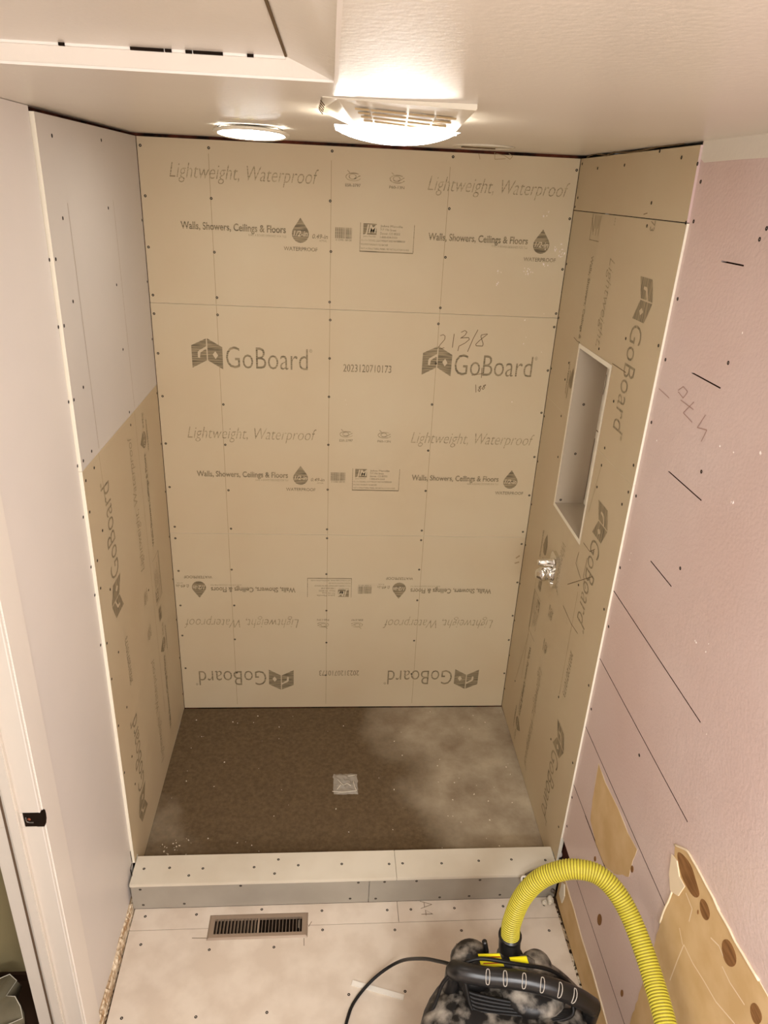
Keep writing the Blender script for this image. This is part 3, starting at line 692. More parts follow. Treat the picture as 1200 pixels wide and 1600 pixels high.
rnd = random.Random(31)
crumbs('gap_debris', fr_floor(-.008), [(1.466 + rnd.uniform(-.003, .006), rnd.uniform(1.0, 1.5)) for _ in range(110)], floor, M['rough_wood'], .003, .009, 11)
crumbs('gap_debris', fr_floor(-.006), [(1.462 + rnd.uniform(-.003, .003), rnd.uniform(1.02, 1.4)) for _ in range(26)], floor, M['debris'], .002, .006, 12)

# ------------------------------------------------------------------ shower curb
HC = 0.0825 + Z0
C1, C2 = 0.866, 0.979
cb = empty('shower_curb', (W / 2, -.92, 0), 'low board-clad curb across the front of the alcove', 'curb')
f = fr_floor(0)
wbox('core', .006, W - .022, -(C2 - T), -(C1 + T), 0.0, HC - T, M['rough_wood'], cb)
SX = .899
def cbx(name, x0, x1, d0, d1, z0, z1, m, bev=.0012): return wbox(name, x0, x1, -d1, -d0, z0, z1, m, cb, bev)
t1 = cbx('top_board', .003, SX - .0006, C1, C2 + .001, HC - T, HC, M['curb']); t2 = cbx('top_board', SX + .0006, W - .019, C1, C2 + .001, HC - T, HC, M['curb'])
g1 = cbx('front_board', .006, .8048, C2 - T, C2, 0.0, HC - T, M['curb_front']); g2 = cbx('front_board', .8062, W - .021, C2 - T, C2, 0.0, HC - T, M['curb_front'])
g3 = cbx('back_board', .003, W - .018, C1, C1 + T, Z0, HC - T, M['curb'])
ft = fr_floor(HC)
for q in [(225,1357.5),(265,1356),(317,1357),(295,1368),(397,1355),(435,1343),(429,1365),(466,1352),(534,1350),(608,1350),(629,1349),(690,1349),(748,1345),(799,1343),(852,1344)]:
    p = hf(q[0], q[1], HC); screws(ft, [(p[0], max(p[1], C1 + .006))], t1 if p[0] < SX else t2)
fcf = lambda u, v, n=0: Vector((u, -C2 - n, v))
for q in [(219,1390),(224,1414),(288,1412),(376,1384),(547,1404),(560,1378),(587,1404),(601,1377),(687,1402),(750,1375),(733,1400),(651,1376),(781,1398)]:
    p = hitp(q[0], q[1], (0, 1, 0), -C2); z = min(max(p.z, .008), HC - T - .006); screws(fcf, [(p.x, z)], g1 if p.x < .805 else g2)

# drain taped over with film
dr = empty('drain_cover', (.735, -.470, Z0), 'square drain opening covered with crinkled clear film in the shower base', 'drain')
dx0, dx1, dy0, dy1 = .690, .778, .425, .520
wbox('drain_throat', dx0 + .022, dx1 - .014, -dy1 + .018, -dy0 - .018, Z0 - .0005, Z0 + .001, M['dark'], dr)
rnd = random.Random(2); vs = []; fs = []; n = 9
for i in range(n):
    for j in range(n):
        e = i in (0, n - 1) or j in (0, n - 1)
        vs.append((dx0 - .006 + (dx1 - dx0 + .012) * i / (n - 1) + rnd.uniform(-.003, .003), -(dy0 - .006) - (dy1 - dy0 + .012) * j / (n - 1) + rnd.uniform(-.003, .003), Z0 + .0015 + (0 if e else rnd.uniform(.001, .009))))
for i in range(n - 1):
    for j in range(n - 1): fs.append((i * n + j, i * n + j + 1, (i + 1) * n + j + 1, (i + 1) * n + j))
pyd('film', vs, fs, M['tape'], dr)
fz = fr_floor(Z0)
cr = [[(dx0 - .01, dy1 - .002), (dx0 + .03, dy1 + .003), (dx0 + .06, dy1), (dx1, dy1 - .003)], [(dx1, dy1 - .003), (dx1 - .008, dy1 - .03), (dx1 - .012, dy1 - .055)], [(dx0 + .012, dy0 + .03), (dx0 + .035, dy1 - .035), (dx0 + .05, dy1 - .042), (dx0 + .066, dy1 - .03)], [(dx0 + .01, dy1 - .012), (dx0 + .025, dy1 - .036)], [(dx0 + .055, dy0 + .012), (dx1 - .005, dy0 + .008)]]
for l in cr: tube('crease', [fz(a, b, .009) for a, b in l], .0013, M['film_edge'], dr, 5, sub=3)

# ------------------------------------------------------------------ floor register
rg = empty('floor_register', ((RX0 + RX1) / 2, -(RV0 + RV1) / 2, 0), 'brown slotted metal floor register set in the boards before the curb', 'floor vent')
zf = .003
for nm, a in (('frame', [(RX0, RX1, RV0, RV0 + .016), (RX0, RX1, RV1 - .016, RV1), (RX0, RX0 + .020, RV0 + .016, RV1 - .016), (RX1 - .020, RX1, RV0 + .016, RV1 - .016)]),):
    bm = bmesh.new()
    outer = [(RX0, RV0), (RX1, RV0), (RX1, RV1), (RX0, RV1)]
    inner = [(RX0 + .020, RV0 + .018), (RX1 - .020, RV0 + .018), (RX1 - .020, RV1 - .018), (RX0 + .020, RV1 - .018)]
    mid = [(RX0 + .006, RV0 + .006), (RX1 - .006, RV0 + .006), (RX1 - .006, RV1 - .006), (RX0 + .006, RV1 - .006)]
    rings = [[bm.verts.new((x, -y, z)) for x, y in R] for R, z in ((outer, .0002), (mid, .0045), (inner, .0045), (inner, -.006))]
    for A, B_ in zip(rings, rings[1:]):
        for k in range(4): bm.faces.new([A[k], A[(k + 1) % 4], B_[(k + 1) % 4], B_[k]])
    bmesh.ops.recalc_face_normals(bm, faces=bm.faces)
    me = bpy.data.meshes.new('frame'); bm.to_mesh(me); bm.free(); link('frame', me, M['register'], rg)
wbox('duct_well', RX0 + .013, RX1 - .013, -RV1 + .013, -RV0 - .013, -.0124, -.0105, M['dark'], rg)
nsl = 25; x0_, x1_ = RX0 + .022, RX1 - .022
for i in range(nsl):
    if i == 12: continue
    xx = x0_ + (x1_ - x0_) * (i + .5) / nsl; tl = .0022 if i < 12 else -.0022
    vs = [(xx - .0018 - tl, -(RV0 + .018), -.006), (xx - .0006 - tl, -(RV0 + .018), -.006), (xx + .0022 + tl * .5, -(RV0 + .018), .0035), (xx + .001 + tl * .5, -(RV0 + .018), .0035)]
    vs += [(x, -(RV1 - .018), z) for x, y, z in vs]
    pyd('slat', vs, [(0, 1, 2, 3), (7, 6, 5, 4), (0, 4, 5, 1), (1, 5, 6, 2), (2, 6, 7, 3), (3, 7, 4, 0)], M['register'], rg)
xx = (x0_ + x1_) / 2
wbox('middle_bar', xx - .003, xx + .003, -(RV1 - .018), -(RV0 + .018), -.006, .004, M['register'], rg)
wbox('damper_lever', RX1 - .033, RX1 - .029, -(RV1 - .03), -(RV0 + .03), -.004, .0075, M['steel'], rg, .0008)

# ------------------------------------------------------------------ ceiling fan light (cover hangs slightly askew)
fl = empty('fan_light', (.745, -1.25, ceil_z(.745)), 'square cream bathroom fan with slotted cover and glowing domed lens', 'fan light')
def cp(x, d, dz): return Vector((x, -d, ceil_z(x) + dz))
A = cp(.6200, 1.380, -.001); B0 = cp(.647, 1.383, -.002); C0 = hd(745.7, 172.6, 1); 
C0 = cp(*hc(745.7, 172.6, -.009), -.009); Fp = cp(*hc(498.7, 172.6, -.002), -.002)
rx = C0.x; fd = -Fp.y
E0 = cp(*hc(551, 190, -.024), -.024); Dp = cp(*hc(707.7, 210.6, -.030), -.030)
FR_ = cp(rx - .004, fd, -.010); FLl = cp(.6465, 1.14, -.030)
E2 = cp(E0.x, fd + .03, -.026); D2 = cp(Dp.x, fd + .03, -.032)
# body: rim corners A, B0, C0 (near), FR_, Fp (far); low platform E0, Dp, D2, E2
top_ = [p.copy() for p in (A, C0, FR_, Fp)]
for p in top_: p.z = ceil_z(p.x) - .0002
vs = [A, B0, C0, FR_, Fp, E0, Dp, D2, E2] + top_
fs = [(1, 2, 6, 5), (0, 1, 5, 8, 4), (2, 3, 7, 6), (3, 4, 8, 7), (5, 6, 7, 8), (0, 9, 10, 2, 1), (2, 10, 11, 3), (3, 11, 12, 4), (4, 12, 9, 0)]
ob = pyd('cover', vs, fs, M['plastic_white'], fl)
bm = bmesh.new(); bm.from_mesh(ob.data); bmesh.ops.recalc_face_normals(bm, faces=bm.faces); bmesh.ops.bevel(bm, geom=list(bm.edges), offset=.0014, segments=2, affect='EDGES'); bm.to_mesh(ob.data); bm.free()
# slots across the near face
def bil(s, t): return B0.lerp(C0, s).lerp(E0.lerp(Dp, s), t)
nrm = (C0 - B0).cross(E0 - B0).normalized()
if nrm.dot(CAM - B0) < 0: nrm = -nrm
for r in range(4):
    t = .30 + r * .165
    for s0, s1 in ((.09 + r * .01, .20), (.215, .50), (.515, .72), (.735, .90 - r * .015)):
        q = [bil(s0, t), bil(s1, t), bil(s1, t + .085), bil(s0, t + .085)]
        vs = [p + nrm * .0006 for p in q] + [p + nrm * .0030 for p in (q[0].lerp(q[3], .2), q[1].lerp(q[2], .2))] + [p + nrm * .0012 for p in (q[2], q[3])]
        pyd('slot_louvre', vs, [(0, 1, 2, 3), (4, 5, 6, 7), (0, 1, 5, 4), (1, 2, 6, 5), (2, 3, 7, 6), (3, 0, 4, 7)], M['vent_yellow'], fl)
for k in range(5):                              # side vents on the left rim
    s = .12 + k * .17
    p = A.lerp(Fp, s); q = A.lerp(Fp, s + .11); dn = Vector((.006, 0, -.006))
    pyd('side_vent', [p + Vector((-.001, 0, -.0008)), q + Vector((-.001, 0, -.0008)), q + dn + Vector((0, 0, -.0022)), p + dn + Vector((0, 0, -.0022))], [(0, 1, 2, 3)], M['pencil'], fl)
# lens: rounded rectangle dome
vs = []; fs = []; n = 18
ca = [cp(.641, 1.235, -.028), cp(Dp.x + .002, 1.235, -.031), cp(Dp.x + .0, 1.06, -.031), cp(.645, 1.06, -.027)]
for i in range(n + 1):
    for j in range(n + 1):
        s, t_ = i / n, j / n
        p = ca[0].lerp(ca[1], s).lerp(ca[3].lerp(ca[2], s), t_)
        h_ = (1 - (2 * s - 1) ** 2) ** .75 * (1 - (2 * t_ - 1) ** 4) ** .5 if 0 < s < 1 and 0 < t_ < 1 else 0
        vs.append(p + Vector((0, 0, -.022 * h_)))
for i in range(n):
    for j in range(n): fs.append((i * (n + 1) + j, i * (n + 1) + j + 1, (i + 1) * (n + 1) + j + 1, (i + 1) * (n + 1) + j))
pyd('lens', vs, fs, M['lens'], fl, True)

# ------------------------------------------------------------------ downlights
def downlight(cx, cd_, drop, tilt, lit, label):
    z = ceil_z(cx)
    e = empty('ceiling_downlight', (cx, -cd_, z), label, 'ceiling light', 'round downlights in the alcove ceiling')
    o = []
    r = .097
    if lit:
        o.append(lathe('housing', [(.055, .012), (.060, .004), (.078, .003), (.078, .0)], M['steel'], e, 36, (cx, -cd_, z - drop)))
        o.append(lathe('trim_ring', [(r - .012, .004), (r, .004), (r, 0.0), (r - .006, -.0035), (r - .012, -.002)], M['plastic_white'], e, 48, (cx, -cd_, z - drop), cap=False))
        o.append(lathe('lens', [(r - .011, .001), (r - .011, -.001), (r - .03, -.004), (.03, -.006), (.001, -.0062)], M['wafer'], e, 40, (cx, -cd_, z - drop)))
        for k in (-.028, .004): o.append(lathe('led_chip', [(.006, -.004), (.006, -.0064), (.003, -.0068)], M['led'], e, 12, (cx + k, -cd_ - .055, z - drop)))
        for s in (-1, 1): o.append(tube('spring_clip', [(cx + s * .060, -cd_, z - drop + .006), (cx + s * .080, -cd_ - .03, z - drop + .008), (cx + s * .07, -cd_ - .05, z - .001)], .0016, M['steel'], e, 6))
    else:
        o.append(lathe('trim_ring', [(r - .016, .006), (r - .016, -.003), (r - .004, -.0045), (r, -.001), (r, 0.0)], M['plastic_white'], e, 48, (cx, -cd_, z), cap=False))
        o.append(lathe('lens', [(r - .0165, -.001), (.001, -.0012)], M['plastic_white'], e, 40, (cx, -cd_, z)))
        o.append(wbox('dark_slot', cx - .058, cx + .048, -cd_ + .045, -cd_ + .06, z - .0042, z - .0005, M['pencil'], e))
    if tilt:
        pv = Vector((cx, -cd_ - r, z - drop)); Mx = Matrix.Translation(pv) @ Matrix.Rotation(math.radians(-tilt), 4, 'X') @ Matrix.Translation(-pv)
        for q in o: q.data.transform(Mx)
    return e
_w = hc(393, 208, -.016)
downlight(_w[0], _w[1], .010, 5.0, True, 'lit round downlight hanging a little below the ceiling near the left wall')
downlight(1.10, .245, 0, 0, False, 'unlit round downlight flush in the ceiling right of the fan light')

# ------------------------------------------------------------------ shower valve
vc = (0.425, 0.990 + Z0)
va = empty('shower_valve', tuple(fr_right(vc[0], vc[1], 0)), 'chrome shower valve body sticking out of the right wall under the niche', 'valve')
pl = [(.024, .062), (.040, .044), (.040, -.050), (.024, -.066), (-.024, -.066), (-.036, -.050), (-.036, .044), (-.024, .062)]
prism('mounting_plate', fr_right, [(vc[0] + a, vc[1] + b) for a, b in pl], .0005, .014, M['chrome'], va)
def stub(v, r, L, name, prof):
    o = fr_right(vc[0] + .0, vc[1] + v, 0)
    return lathe(name, [(q * r, -s * L) for q, s in prof], M['chrome'], va, 20, tuple(o), 'X')
stub(.026, .013, .070, 'diverter_stem', ((1.3, .10), (1.3, .25), (1, .26), (1, .8), (.8, .84), (.8, 1.0), (.4, 1.02)))
stub(-.022, .024, .072, 'cartridge_body', ((1.25, .10), (1.25, .22), (1, .24), (1, .55), (1.12, .57), (1.12, .75), (.9, .80), (.6, .98), (.25, 1.0)))
tube('bolt', [fr_right(vc[0] - .02, vc[1] - .050, .008), fr_right(vc[0] - .02, vc[1] - .050, .034)], .005, M['chrome'], va, 8)
tube('bolt', [fr_right(vc[0] + .02, vc[1] - .050, .008), fr_right(vc[0] + .02, vc[1] - .050, .02)], .005, M['chrome'], va, 8)
stub(-.0, .008, .050, 'supply_stub', ((1, .1), (1, .9), (.6, 1)))

# ------------------------------------------------------------------ shop vacuum
VX, VD = 1.105, 1.665
vac = empty('shop_vacuum', (VX, -VD, 0), 'dusty black workshop vacuum with carry handle, yellow hose and coiled cord', 'vacuum cleaner')
vo = (VX, -VD, 0)
lathe('drum', [(.165, .035), (.185, .05), (.205, .30), (.210, .34)], M['dusty'], vac, 40, vo)
lathe('lid', [(.214, .335), (.224, .345), (.224, .372), (.205, .395), (.175, .415), (.150, .425)], M['dusty'], vac, 40, vo)
ob = lathe('motor_housing', [(.150, .395), (.152, .41), (.140, .425), (.115, .432), (.06, .436), (.01, .437)], M['dusty'], vac, 36, vo, sx=1.08, sy=1.0)
lathe('filter_knob', [(.050, .38), (.052, .44), (.044, .462), (.02, .470), (.004, .471)], M['black'], vac, 24, (VX - .075, -VD + .155, 0))
lathe('motor_cap', [(.07, .40), (.07, .446), (.055, .458), (.01, .462)], M['dusty'], vac, 24, (VX + .075, -VD + .10, 0), sx=1.2)
wbox('switch_block', VX - .055, VX + .105, -VD - .05, -VD + .01, .425, .462, M['dusty2'], vac, .006)
wbox('side_latch', VX - .235, VX - .205, -VD - .03, -VD + .03, .30, .375, M['black'], vac, .004)
wbox('side_latch', VX + .205, VX + .235, -VD - .03, -VD + .03, .30, .375, M['black'], vac, .004)
for a in (45, 135, 225, 315):
    x, y = VX + .185 * math.cos(math.radians(a)), -VD + .185 * math.sin(math.radians(a))
    ob = lathe('caster', [(.01, -.014), (.024, -.012), (.024, .012), (.01, .014)], M['black_matte'], vac, 16, (x, y, .025), 'X')
    wbox('caster_fork', x - .017, x + .017, y - .012, y + .012, .030, .075, M['black'], vac, .003)
# handle: a curved bar over the housing
HP = [hd(*q) for q in ((709, 1515, 1.80), (722, 1519, 1.775), (760, 1526, 1.765), (815, 1532, 1.755), (868, 1545, 1.75), (905, 1560, 1.765), (926, 1573, 1.79))]
bar = tube('handle', HP, .0225, M['black'], vac, 14, sub=6)
for i in (0, -1):
    p = HP[i]; tube('handle_foot', [p, p + Vector((.0, .006, -.10))], .020, M['black'], vac, 12)
for k in range(6):                              # worn grip ribs
    s = (.34 + .083 * k)
    L = s * (len(HP) - 1); i = int(L); f_ = L - i
    a_, b__, c__, d__ = HP[i - 1], HP[i], HP[i + 1], HP[min(i + 2, len(HP) - 1)]
    cr_ = lambda t: 0.5 * ((2 * b__) + (c__ - a_) * t + (2 * a_ - 5 * b__ + 4 * c__ - d__) * t * t + (3 * b__ - a_ - 3 * c__ + d__) * t ** 3)
    p = cr_(f_); ax = (cr_(f_ + .02) - p).normalized(); toc = (CAM - p).normalized(); sd = ax.cross(toc).normalized(); out = sd.cross(ax).normalized()
    if out.dot(toc) < 0: out = -out
    ring = []
    for q in range(16):
        t = 2 * math.pi * q / 16
        a = math.copysign(min(abs(math.cos(t)), 1) ** .6, math.cos(t)) * .0046; b = math.copysign(abs(math.sin(t)) ** .8, math.sin(t)) * .0165
        hh = math.sqrt(max(0, .0228 ** 2 - b * b)); ring.append(p + ax * a + sd * b + out * hh)
    tube('grip_rib', ring, .0011, M['rib'], vac, 5, cyclic=True, sub=1)
# dusty panel under the handle with pale scuffs
pq = [hd(x, y, 1.835) for x, y in ((752, 1546), (868, 1562), (872, 1590), (750, 1580))]
nn_ = (CAM - pq[0]).normalized()
pyd('top_panel', pq + [p - nn_ * .05 for p in pq], [(0, 1, 2, 3), (7, 6, 5, 4), (0, 4, 5, 1), (1, 5, 6, 2), (2, 6, 7, 3), (3, 7, 4, 0)], M['dusty2'], vac)
for (x, y, l, k) in ((828, 1594, 20, 0), (856, 1597, 16, 0), (868, 1588, 12, 1), (812, 1600, 24, 0), (880, 1584, 8, 1)):
    tube('cord_plug_prong', [hd(x, y, 1.775), hd(x + l * (1 - k), y + 2 + 6 * k, 1.775)], .0035, M['rib'], vac, 6, sub=1)
# stickers
def sticker(px, t, inked):
    q = [hd(x, y, t) for x, y in px]; n_ = (q[1] - q[0]).cross(q[3] - q[0]).normalized()
    if n_.dot(CAM - q[0]) < 0: n_ = -n_
    vs = q + [p - n_ * .004 for p in q]
    o = pyd('sticker', vs, [(0, 1, 2, 3), (7, 6, 5, 4), (0, 4, 5, 1), (1, 5, 6, 2), (2, 6, 7, 3), (3, 7, 4, 0)], M['sticker'], vac)
    if inked:
        vs = []; fs = []
        for r in range(3):
            for s in (0, 1):
                a = .1 + .3 * r + s * .04; b = .15 + s * .5
                P = lambda s_, t_: q[0].lerp(q[1], s_).lerp(q[3].lerp(q[2], s_), t_) + n_ * .0006
                k = len(vs); vs += [P(a, b), P(a + .3, b), P(a + .28, b + .10), P(a - .02, b + .10)]; fs.append((k, k + 1, k + 2, k + 3))
        pyd('sticker_print', vs, fs, M['sticker_ink'], o)
sticker(((747, 1492), (781, 1491), (788, 1510), (752, 1511)), 1.812, True)
sticker(((796, 1497), (823, 1495), (827, 1508), (799, 1506)), 1.815, False)
pts = [hd(*q) for q in ((716, 1512, 1.85), (738, 1504, 1.85), (770, 1500, 1.85), (800, 1500, 1.85), (835, 1505, 1.855), (862, 1518, 1.87), (888, 1540, 1.88), (915, 1570, 1.88))]
tube('rear_shroud', [p + Vector((0, 0, -.026)) for p in pts], .030, M['dusty'], vac, 12)
lathe('shroud_dome', [(.052, -.03), (.054, .0), (.044, .022), (.02, .032), (.004, .034)], M['dusty'], vac, 24, tuple(hd(736, 1500, 1.86)))
lathe('shroud_dome', [(.040, -.03), (.042, .0), (.034, .016), (.02, .022), (.004, .024)], M['dusty2'], vac, 24, tuple(hd(838, 1508, 1.87)))
tube('lever', [hd(760, 1486, 1.86), hd(757, 1471, 1.845)], .007, M['black'], vac, 8)
# hose
cuff = [hd(797, 1496, 1.88), hd(796, 1478, 1.878), hd(797, 1462, 1.873)]
tube('hose_cuff', cuff, .0285, M['black'], vac, 20, sub=4)
tube('cuff_rim', [cuff[2] + Vector((0, 0, -.004)), cuff[2] + Vector((0, 0.000, .004))], .0305, M['black'], vac, 20, sub=2)
tube('hose_port', [cuff[0] + Vector((0, .005, -.055)), cuff[0] + Vector((0, 0, .004))], .036, M['dusty'], vac, 20, sub=2)
HS = [(797,1463,1.872),(800,1440,1.855),(815,1404,1.83),(840,1376,1.805),(870,1362,1.785),(900,1358,1.77),(933,1366,1.757),(961,1391,1.74),(984,1430,1.715),(1004,1480,1.675),(1021,1532,1.63),(1040,1600,1.565),(1058,1680,1.50),(1072,1770,1.45)]
hp = [hd(*q) for q in HS]
hp += [Vector((1.40, -1.98, .22)), Vector((1.34, -2.10, .06)), Vector((1.20, -2.20, .026)), Vector((0.95, -2.28, .026))]
for p in hp: p.x = min(p.x, 1.405 if p.z < .9 else 9)
import functools
ph = lambda i: (.93 if i % 5 in (0, 1) else 1.0)
tube('hose', hp, .0245, [M['hose'], M['hose_groove']], vac, 20, sub=8, rf=(.00128, lambda i: (.945, .93, .955, 1.0, 1.0)[i % 5]), mfun=lambda i: 1 if i % 5 in (0, 1) else 0, smooth=False)
# cord
CW = M['black_matte']
c1 = [hd(*q) for q in ((915, 1572, 1.86), (893, 1540, 1.845), (860, 1516, 1.825), (805, 1506, 1.80), (750, 1498, 1.80), (715, 1508, 1.80))] + [hd(690, 1503, 1.86)]
fl_ = lambda x, y, z=.006: Vector((hf(x, y, z)[0], -hf(x, y, z)[1], z))
c1 += [hd(660, 1498, 1.98), fl_(625, 1502, .10), fl_(590, 1524, .03), fl_(560, 1556), fl_(545, 1585), fl_(540, 1625), fl_(560, 1700)]
tube('power_cord', c1, .0048, CW, vac, 8)
c2_ = [hd(*q) for q in ((735, 1506, 1.80), (712, 1516, 1.79), (692, 1536, 1.80), (682, 1562, 1.80), (668, 1600, 1.80), (660, 1660, 1.80), (700, 1700, 1.78))]
tube('power_cord', c2_, .0048, CW, vac, 8)
for k in range(6):
    dy = k * 6.0; dt = .004 * k
    pts = [hd(*q) for q in ((716 + k * 2, 1530, 1.80 - dt), (728 + 2 * k, 1548 + dy, 1.79 - dt), (760, 1558 + dy, 1.78 - dt), (810, 1568 + dy * .8, 1.775 - dt), (860, 1578 + dy * .6, 1.775 - dt), (893, 1578 + dy * .3, 1.785 - dt), (905 - k * 2, 1566, 1.80 - dt))]
    tube('cord_wrap', pts, .0046, CW, vac, 8)

# ------------------------------------------------------------------ small things
p0, p1 = hf(550, 1535, .004), hf(631, 1558, .004)
d = Vector((p1[0] - p0[0], p1[1] - p0[1])); q = Vector((-d.y, d.x)).normalized() * .0075
st = prism('vinyl_strip', fr_floor(0), [(p0[0] - q.x, p0[1] - q.y), (p1[0] - q.x, p1[1] - q.y), (p1[0] + q.x, p1[1] + q.y), (p0[0] + q.x, p0[1] + q.y)], .0001, .0045, M['stick'])
tag(st, 'short white vinyl strip lying on the floor under the black cord', 'strip')

# pipe stub lying against the curb, behind the hose
def atz(x, y, z): p = hf(x, y, z); return Vector((p[0], -p[1], z))
a0 = atz(820, 1375, .137); a1 = atz(843, 1366, .1395)
pz = Vector((0, 0, 0))
ps = empty('hose_nozzle', tuple(a0), 'grey nozzle with a white ring end poking out behind the yellow hose on the curb', 'nozzle')
tube('barrel', [a0 + Vector((.012, .002, 0)), a1 + pz, atz(868, 1360, .1395)], .020, M['steel'] if False else mat('grey_nozzle_plastic', (98, 88, 80), .5, .3), ps, 18)
ax = (a0 - a1).normalized()
def ringtube(nm, c, ax, r0, r1, L, m, par):
    u = ax.cross(Vector((0, 0, 1))).normalized(); v = ax.cross(u); vs = []; fs = []; S = 20
    prof = [(r0, -L), (r1, -L), (r1, L), (r0, L)]
    for r, z in prof:
        for k in range(S): t = 2 * math.pi * k / S; vs.append(c + ax * z + (u * math.cos(t) + v * math.sin(t)) * r)
    for i in range(4):
        j = (i + 1) % 4
        for k in range(S): l = (k + 1) % S; fs.append((i * S + k, i * S + l, j * S + l, j * S + k))
    return pyd(nm, vs, fs, m, par)
fx = (CAM - a0).normalized() * .6 + ax * .8; fx.normalize()
ringtube('end_ring', a0, fx, .009, .0145, .004, M['stick'], ps)
tube('bore', [a0 - fx * .003, a0 - fx * .0015], .0095, M['dark'], ps, 16, sub=1)

# shards and lumps at the foot of the right board
def lump(name, c, s, m, label, cat, seed, sc=(1, 1, 1)):
    bm = bmesh.new(); bmesh.ops.create_icosphere(bm, subdivisions=2, radius=s); r = random.Random(seed)
    for v in bm.verts:
        v.co *= r.uniform(.72, 1.2); v.co.x *= sc[0]; v.co.y *= sc[1]; v.co.z *= sc[2]; v.co += Vector(c)
    me = bpy.data.meshes.new(name); bm.to_mesh(me); bm.free(); o = link(name, me, m); tag(o, label, cat); return o
lump('plaster_lump', (1.446, -1.000, .013), .014, M['debris'], 'white crumbly plaster lump on the floor at the right end of the curb', 'plaster lump', 1, (.8, 1.2, .9))
lump('plaster_lump', (1.425, -1.008, .010), .010, M['debris'], 'smaller white plaster bit beside the lump at the curb end', 'plaster lump', 2, (1, 1, .9))
lump('metal_clip', (1.455, -.992, .045), .009, M['steel'], 'small grey metal clip above the plaster lump at the curb end', 'clip', 3, (.8, 1.2, .8))
prism('foam_flake', frp, ragged([(1.012, .06), (1.045, .055), (1.052, .10), (1.035, .135), (1.015, .12)], .002, 3), .0045, .009, M['debris'], right)
lump('rubber_shard', tuple(atz(877, 1346, .134)), .013, M['black_matte'], 'small black shard at the foot of the white board edge on the right', 'shard', 5, (.7, .7, 1.3))
lump('torn_flake', tuple(atz(875, 1336, .148)), .009, M['chip'], 'torn white flake on the black shard at the right board foot', 'flake', 6, (.8, .6, 1.5))

# ------------------------------------------------------------------ doorway in the left wall
door = empty('door_1', (-.06, -D0, 0), 'white painted door frame with an empty strike mortise at the left edge', None, None); door['kind'] = 'structure'
del door['label']; door['label'] = 'white painted door frame with an empty strike mortise at the left edge'
if 'category' in door: del door['category']
XF = -.009 + FL * D0
frj = lambda u, v, n=0: Vector((XF - u, -D0 - n, v))          # jamb face, looks towards the camera; u away from the room
DJ = 0.0
# casing flat on the wall
box('casing', frw, D0 - .093, D0 - .0075, 0.0, DH + .06, .0, .004, M['casing'], door, .0015)
box('casing', frw, D0 - .0075, D1 + .09, DH + .002, DH + .08, .0, .004, M['casing'], door, .0015)
box('casing', frw, D1, D1 + .085, 0.0, DH, .0, .004, M['casing'], door, .0015)
# latch mortise at z
zq = hitp(53, 1281, (0, 1, 0), -D0).z; hh_ = .0215
box('jamb', frj, 0.0, .116, 0.0, zq - hh_, -.018, 0, M['jamb'], door, .001)
box('jamb', frj, 0.0, .116, zq + hh_, DH, -.018, 0, M['jamb'], door, .001)
box('jamb', frj, .039, .116, zq - hh_, zq + hh_, -.018, 0, M['jamb'], door)
box('strike_mortise', frj, 0.0005, .039, zq - hh_, zq + hh_, -.030, -.0135, M['dark'], door)
# lip of the mortise on the casing edge
lip = [(0, -hh_), (.010, -hh_), (.016, -hh_ * .6), (.0175, 0), (.016, hh_ * .6), (.010, hh_), (0, hh_)]
prism('strike_lip', frw, [(D0 - .001 - a, zq + b) for a, b in lip], .0035, .0046, M['dark'], door)
box('strike_front', frw, D0 - .012, D0 + .0002, zq - hh_, zq + hh_, -.012, .0044, M['dark'], door)
box('strike_back', frj, .001, .038, zq - hh_, zq + hh_, -.0135, -.0005, M['dark'], door)
tube('latch_spring', [frj(.033, zq + .008, .0005), frj(.0325, zq - .004, .0006), frj(.026, zq - .0075, .0006), frj(.018, zq - .0078, .0006)], .0014, M['steel'], door, 6)
lathe('latch_screw', [(.004, -.0015), (.003, 0.0), (.001, .0002)], mat('rusty_screw', (150, 78, 48), .5, .4), door, 12, tuple(frj(.026, zq + .003, .0)), 'Y')
box('door_stop', frj, .0445, .069, 0.0, DH - .01, .0, .012, M['jamb'], door, .0022)
box('jamb_groove', frj, .0775, .0830, 0.0, DH - .01, -.001, .0010, M['groove_shadow'], door)
box('jamb', frj, 0.0, .116, DH - .018, DH, .0, D1 - D0, M['jamb'], door)
frj2 = lambda u, v, n=0: Vector((XF - u, -D1 + n, v))
box('jamb', frj2, 0.0, .116, 0.0, DH - .018, -.018, 0, M['jamb'], door)
box('corner_edge', frj, -.0012, .0016, 0.0, zq - hh_ - .001, -.006, .0012, M['casing'], door, .0004)
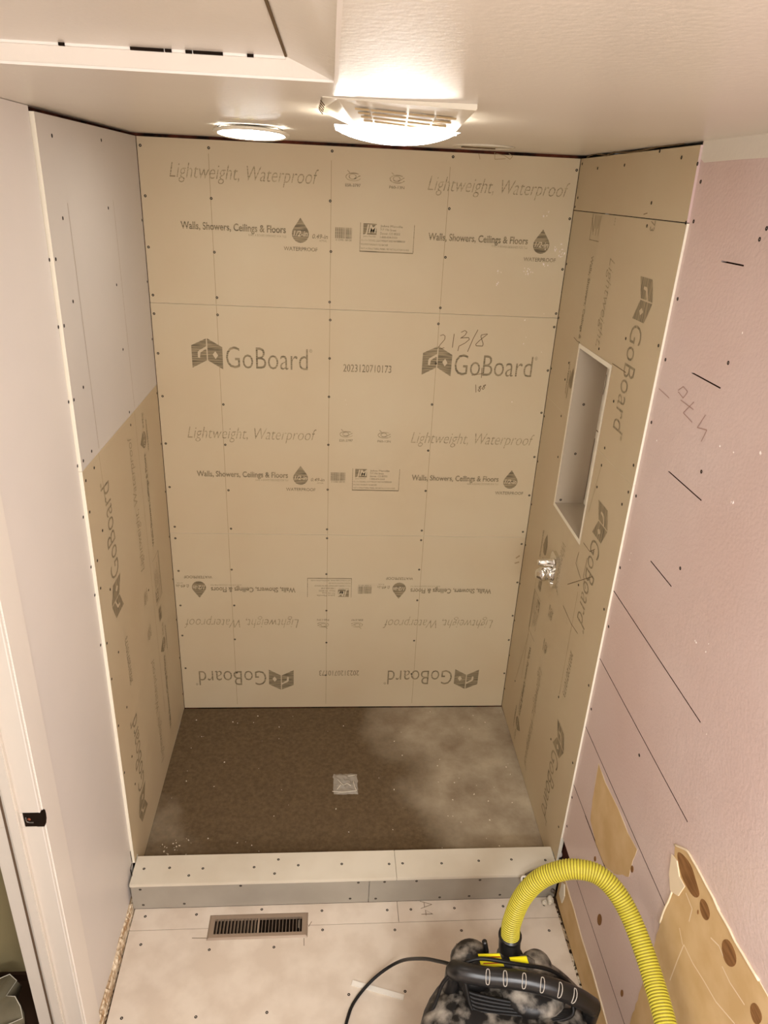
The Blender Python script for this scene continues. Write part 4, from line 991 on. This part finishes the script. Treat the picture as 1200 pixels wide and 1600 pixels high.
box('corner_edge', frj, -.0012, .0016, zq + hh_ + .001, DH, -.006, .0012, M['casing'], door, .0004)

# hall beyond the doorway
hall = wbox('floor_hall', -1.6, -0.013, -4.25, -0.2, -0.06, -0.001, M['hall_floor']); tag(hall, 'dark floor of the hall beyond the door frame', None, None, 'structure')
wbox('wall_hall', -1.7, -1.6, -4.3, -0.1, -.06, H + .1, M['hall']).__setitem__('kind', 'structure')
wbox('wall_hall_end', -1.6, -.13, -1.20, -1.12, -.06, H + .1, M['hall']).__setitem__('kind', 'structure')
wbox('baseboard_hall', -1.6, -.13, -1.21, -1.20, -.001, .03, M['hall_floor']).__setitem__('kind', 'structure')
wbox('wall_front', -1.7, 1.75, -4.35, -4.25, -.06, H + .1, M['white']).__setitem__('kind', 'structure')
# crumpled bag on the hall floor
vs = []; fs = []; S = 36; rnd = random.Random(21)
bq = hf(26, 1552, .13); cx, cyy = bq[0] - .115, -bq[1] - .09
prof = [(.12, 0.0), (.145, .03), (.140, .06), (.150, .10), (.140, .13)]
rr = [rnd.uniform(.93, 1.07) for _ in range(S)]
for j, (r, z) in enumerate(prof):
    for k in range(S):
        t = 2 * math.pi * k / S; q = r * (rr[k] ** (1 + j * .6)) * rnd.uniform(.98, 1.02); jag = (rnd.uniform(-.014, .018) if j == 4 else 0)
        vs.append((cx + q * math.cos(t), cyy + q * math.sin(t), z + jag))
for j in range(4):
    for k in range(S): l = (k + 1) % S; fs.append((j * S + k, j * S + l, (j + 1) * S + l, (j + 1) * S + k))
fs.append(tuple(range(S - 1, -1, -1)))
vs.append((cx, cyy, .09)); c = len(vs) - 1
for k in range(S): fs.append((4 * S + k, 4 * S + (k + 1) % S, c))
bg = pyd('plastic_bag', vs, fs, M['bag'], smooth=True); tag(bg, 'crumpled grey plastic bag standing on the dark hall floor', 'bag')
tube('bag_hem', [Vector(v) + Vector((0, 0, .001)) for v in vs[4 * S:5 * S]], .0013, M['film_edge'], bg, 5, cyclic=True, sub=1)

for o in list(bpy.data.objects):
    if '_w' in o: del o['_w']
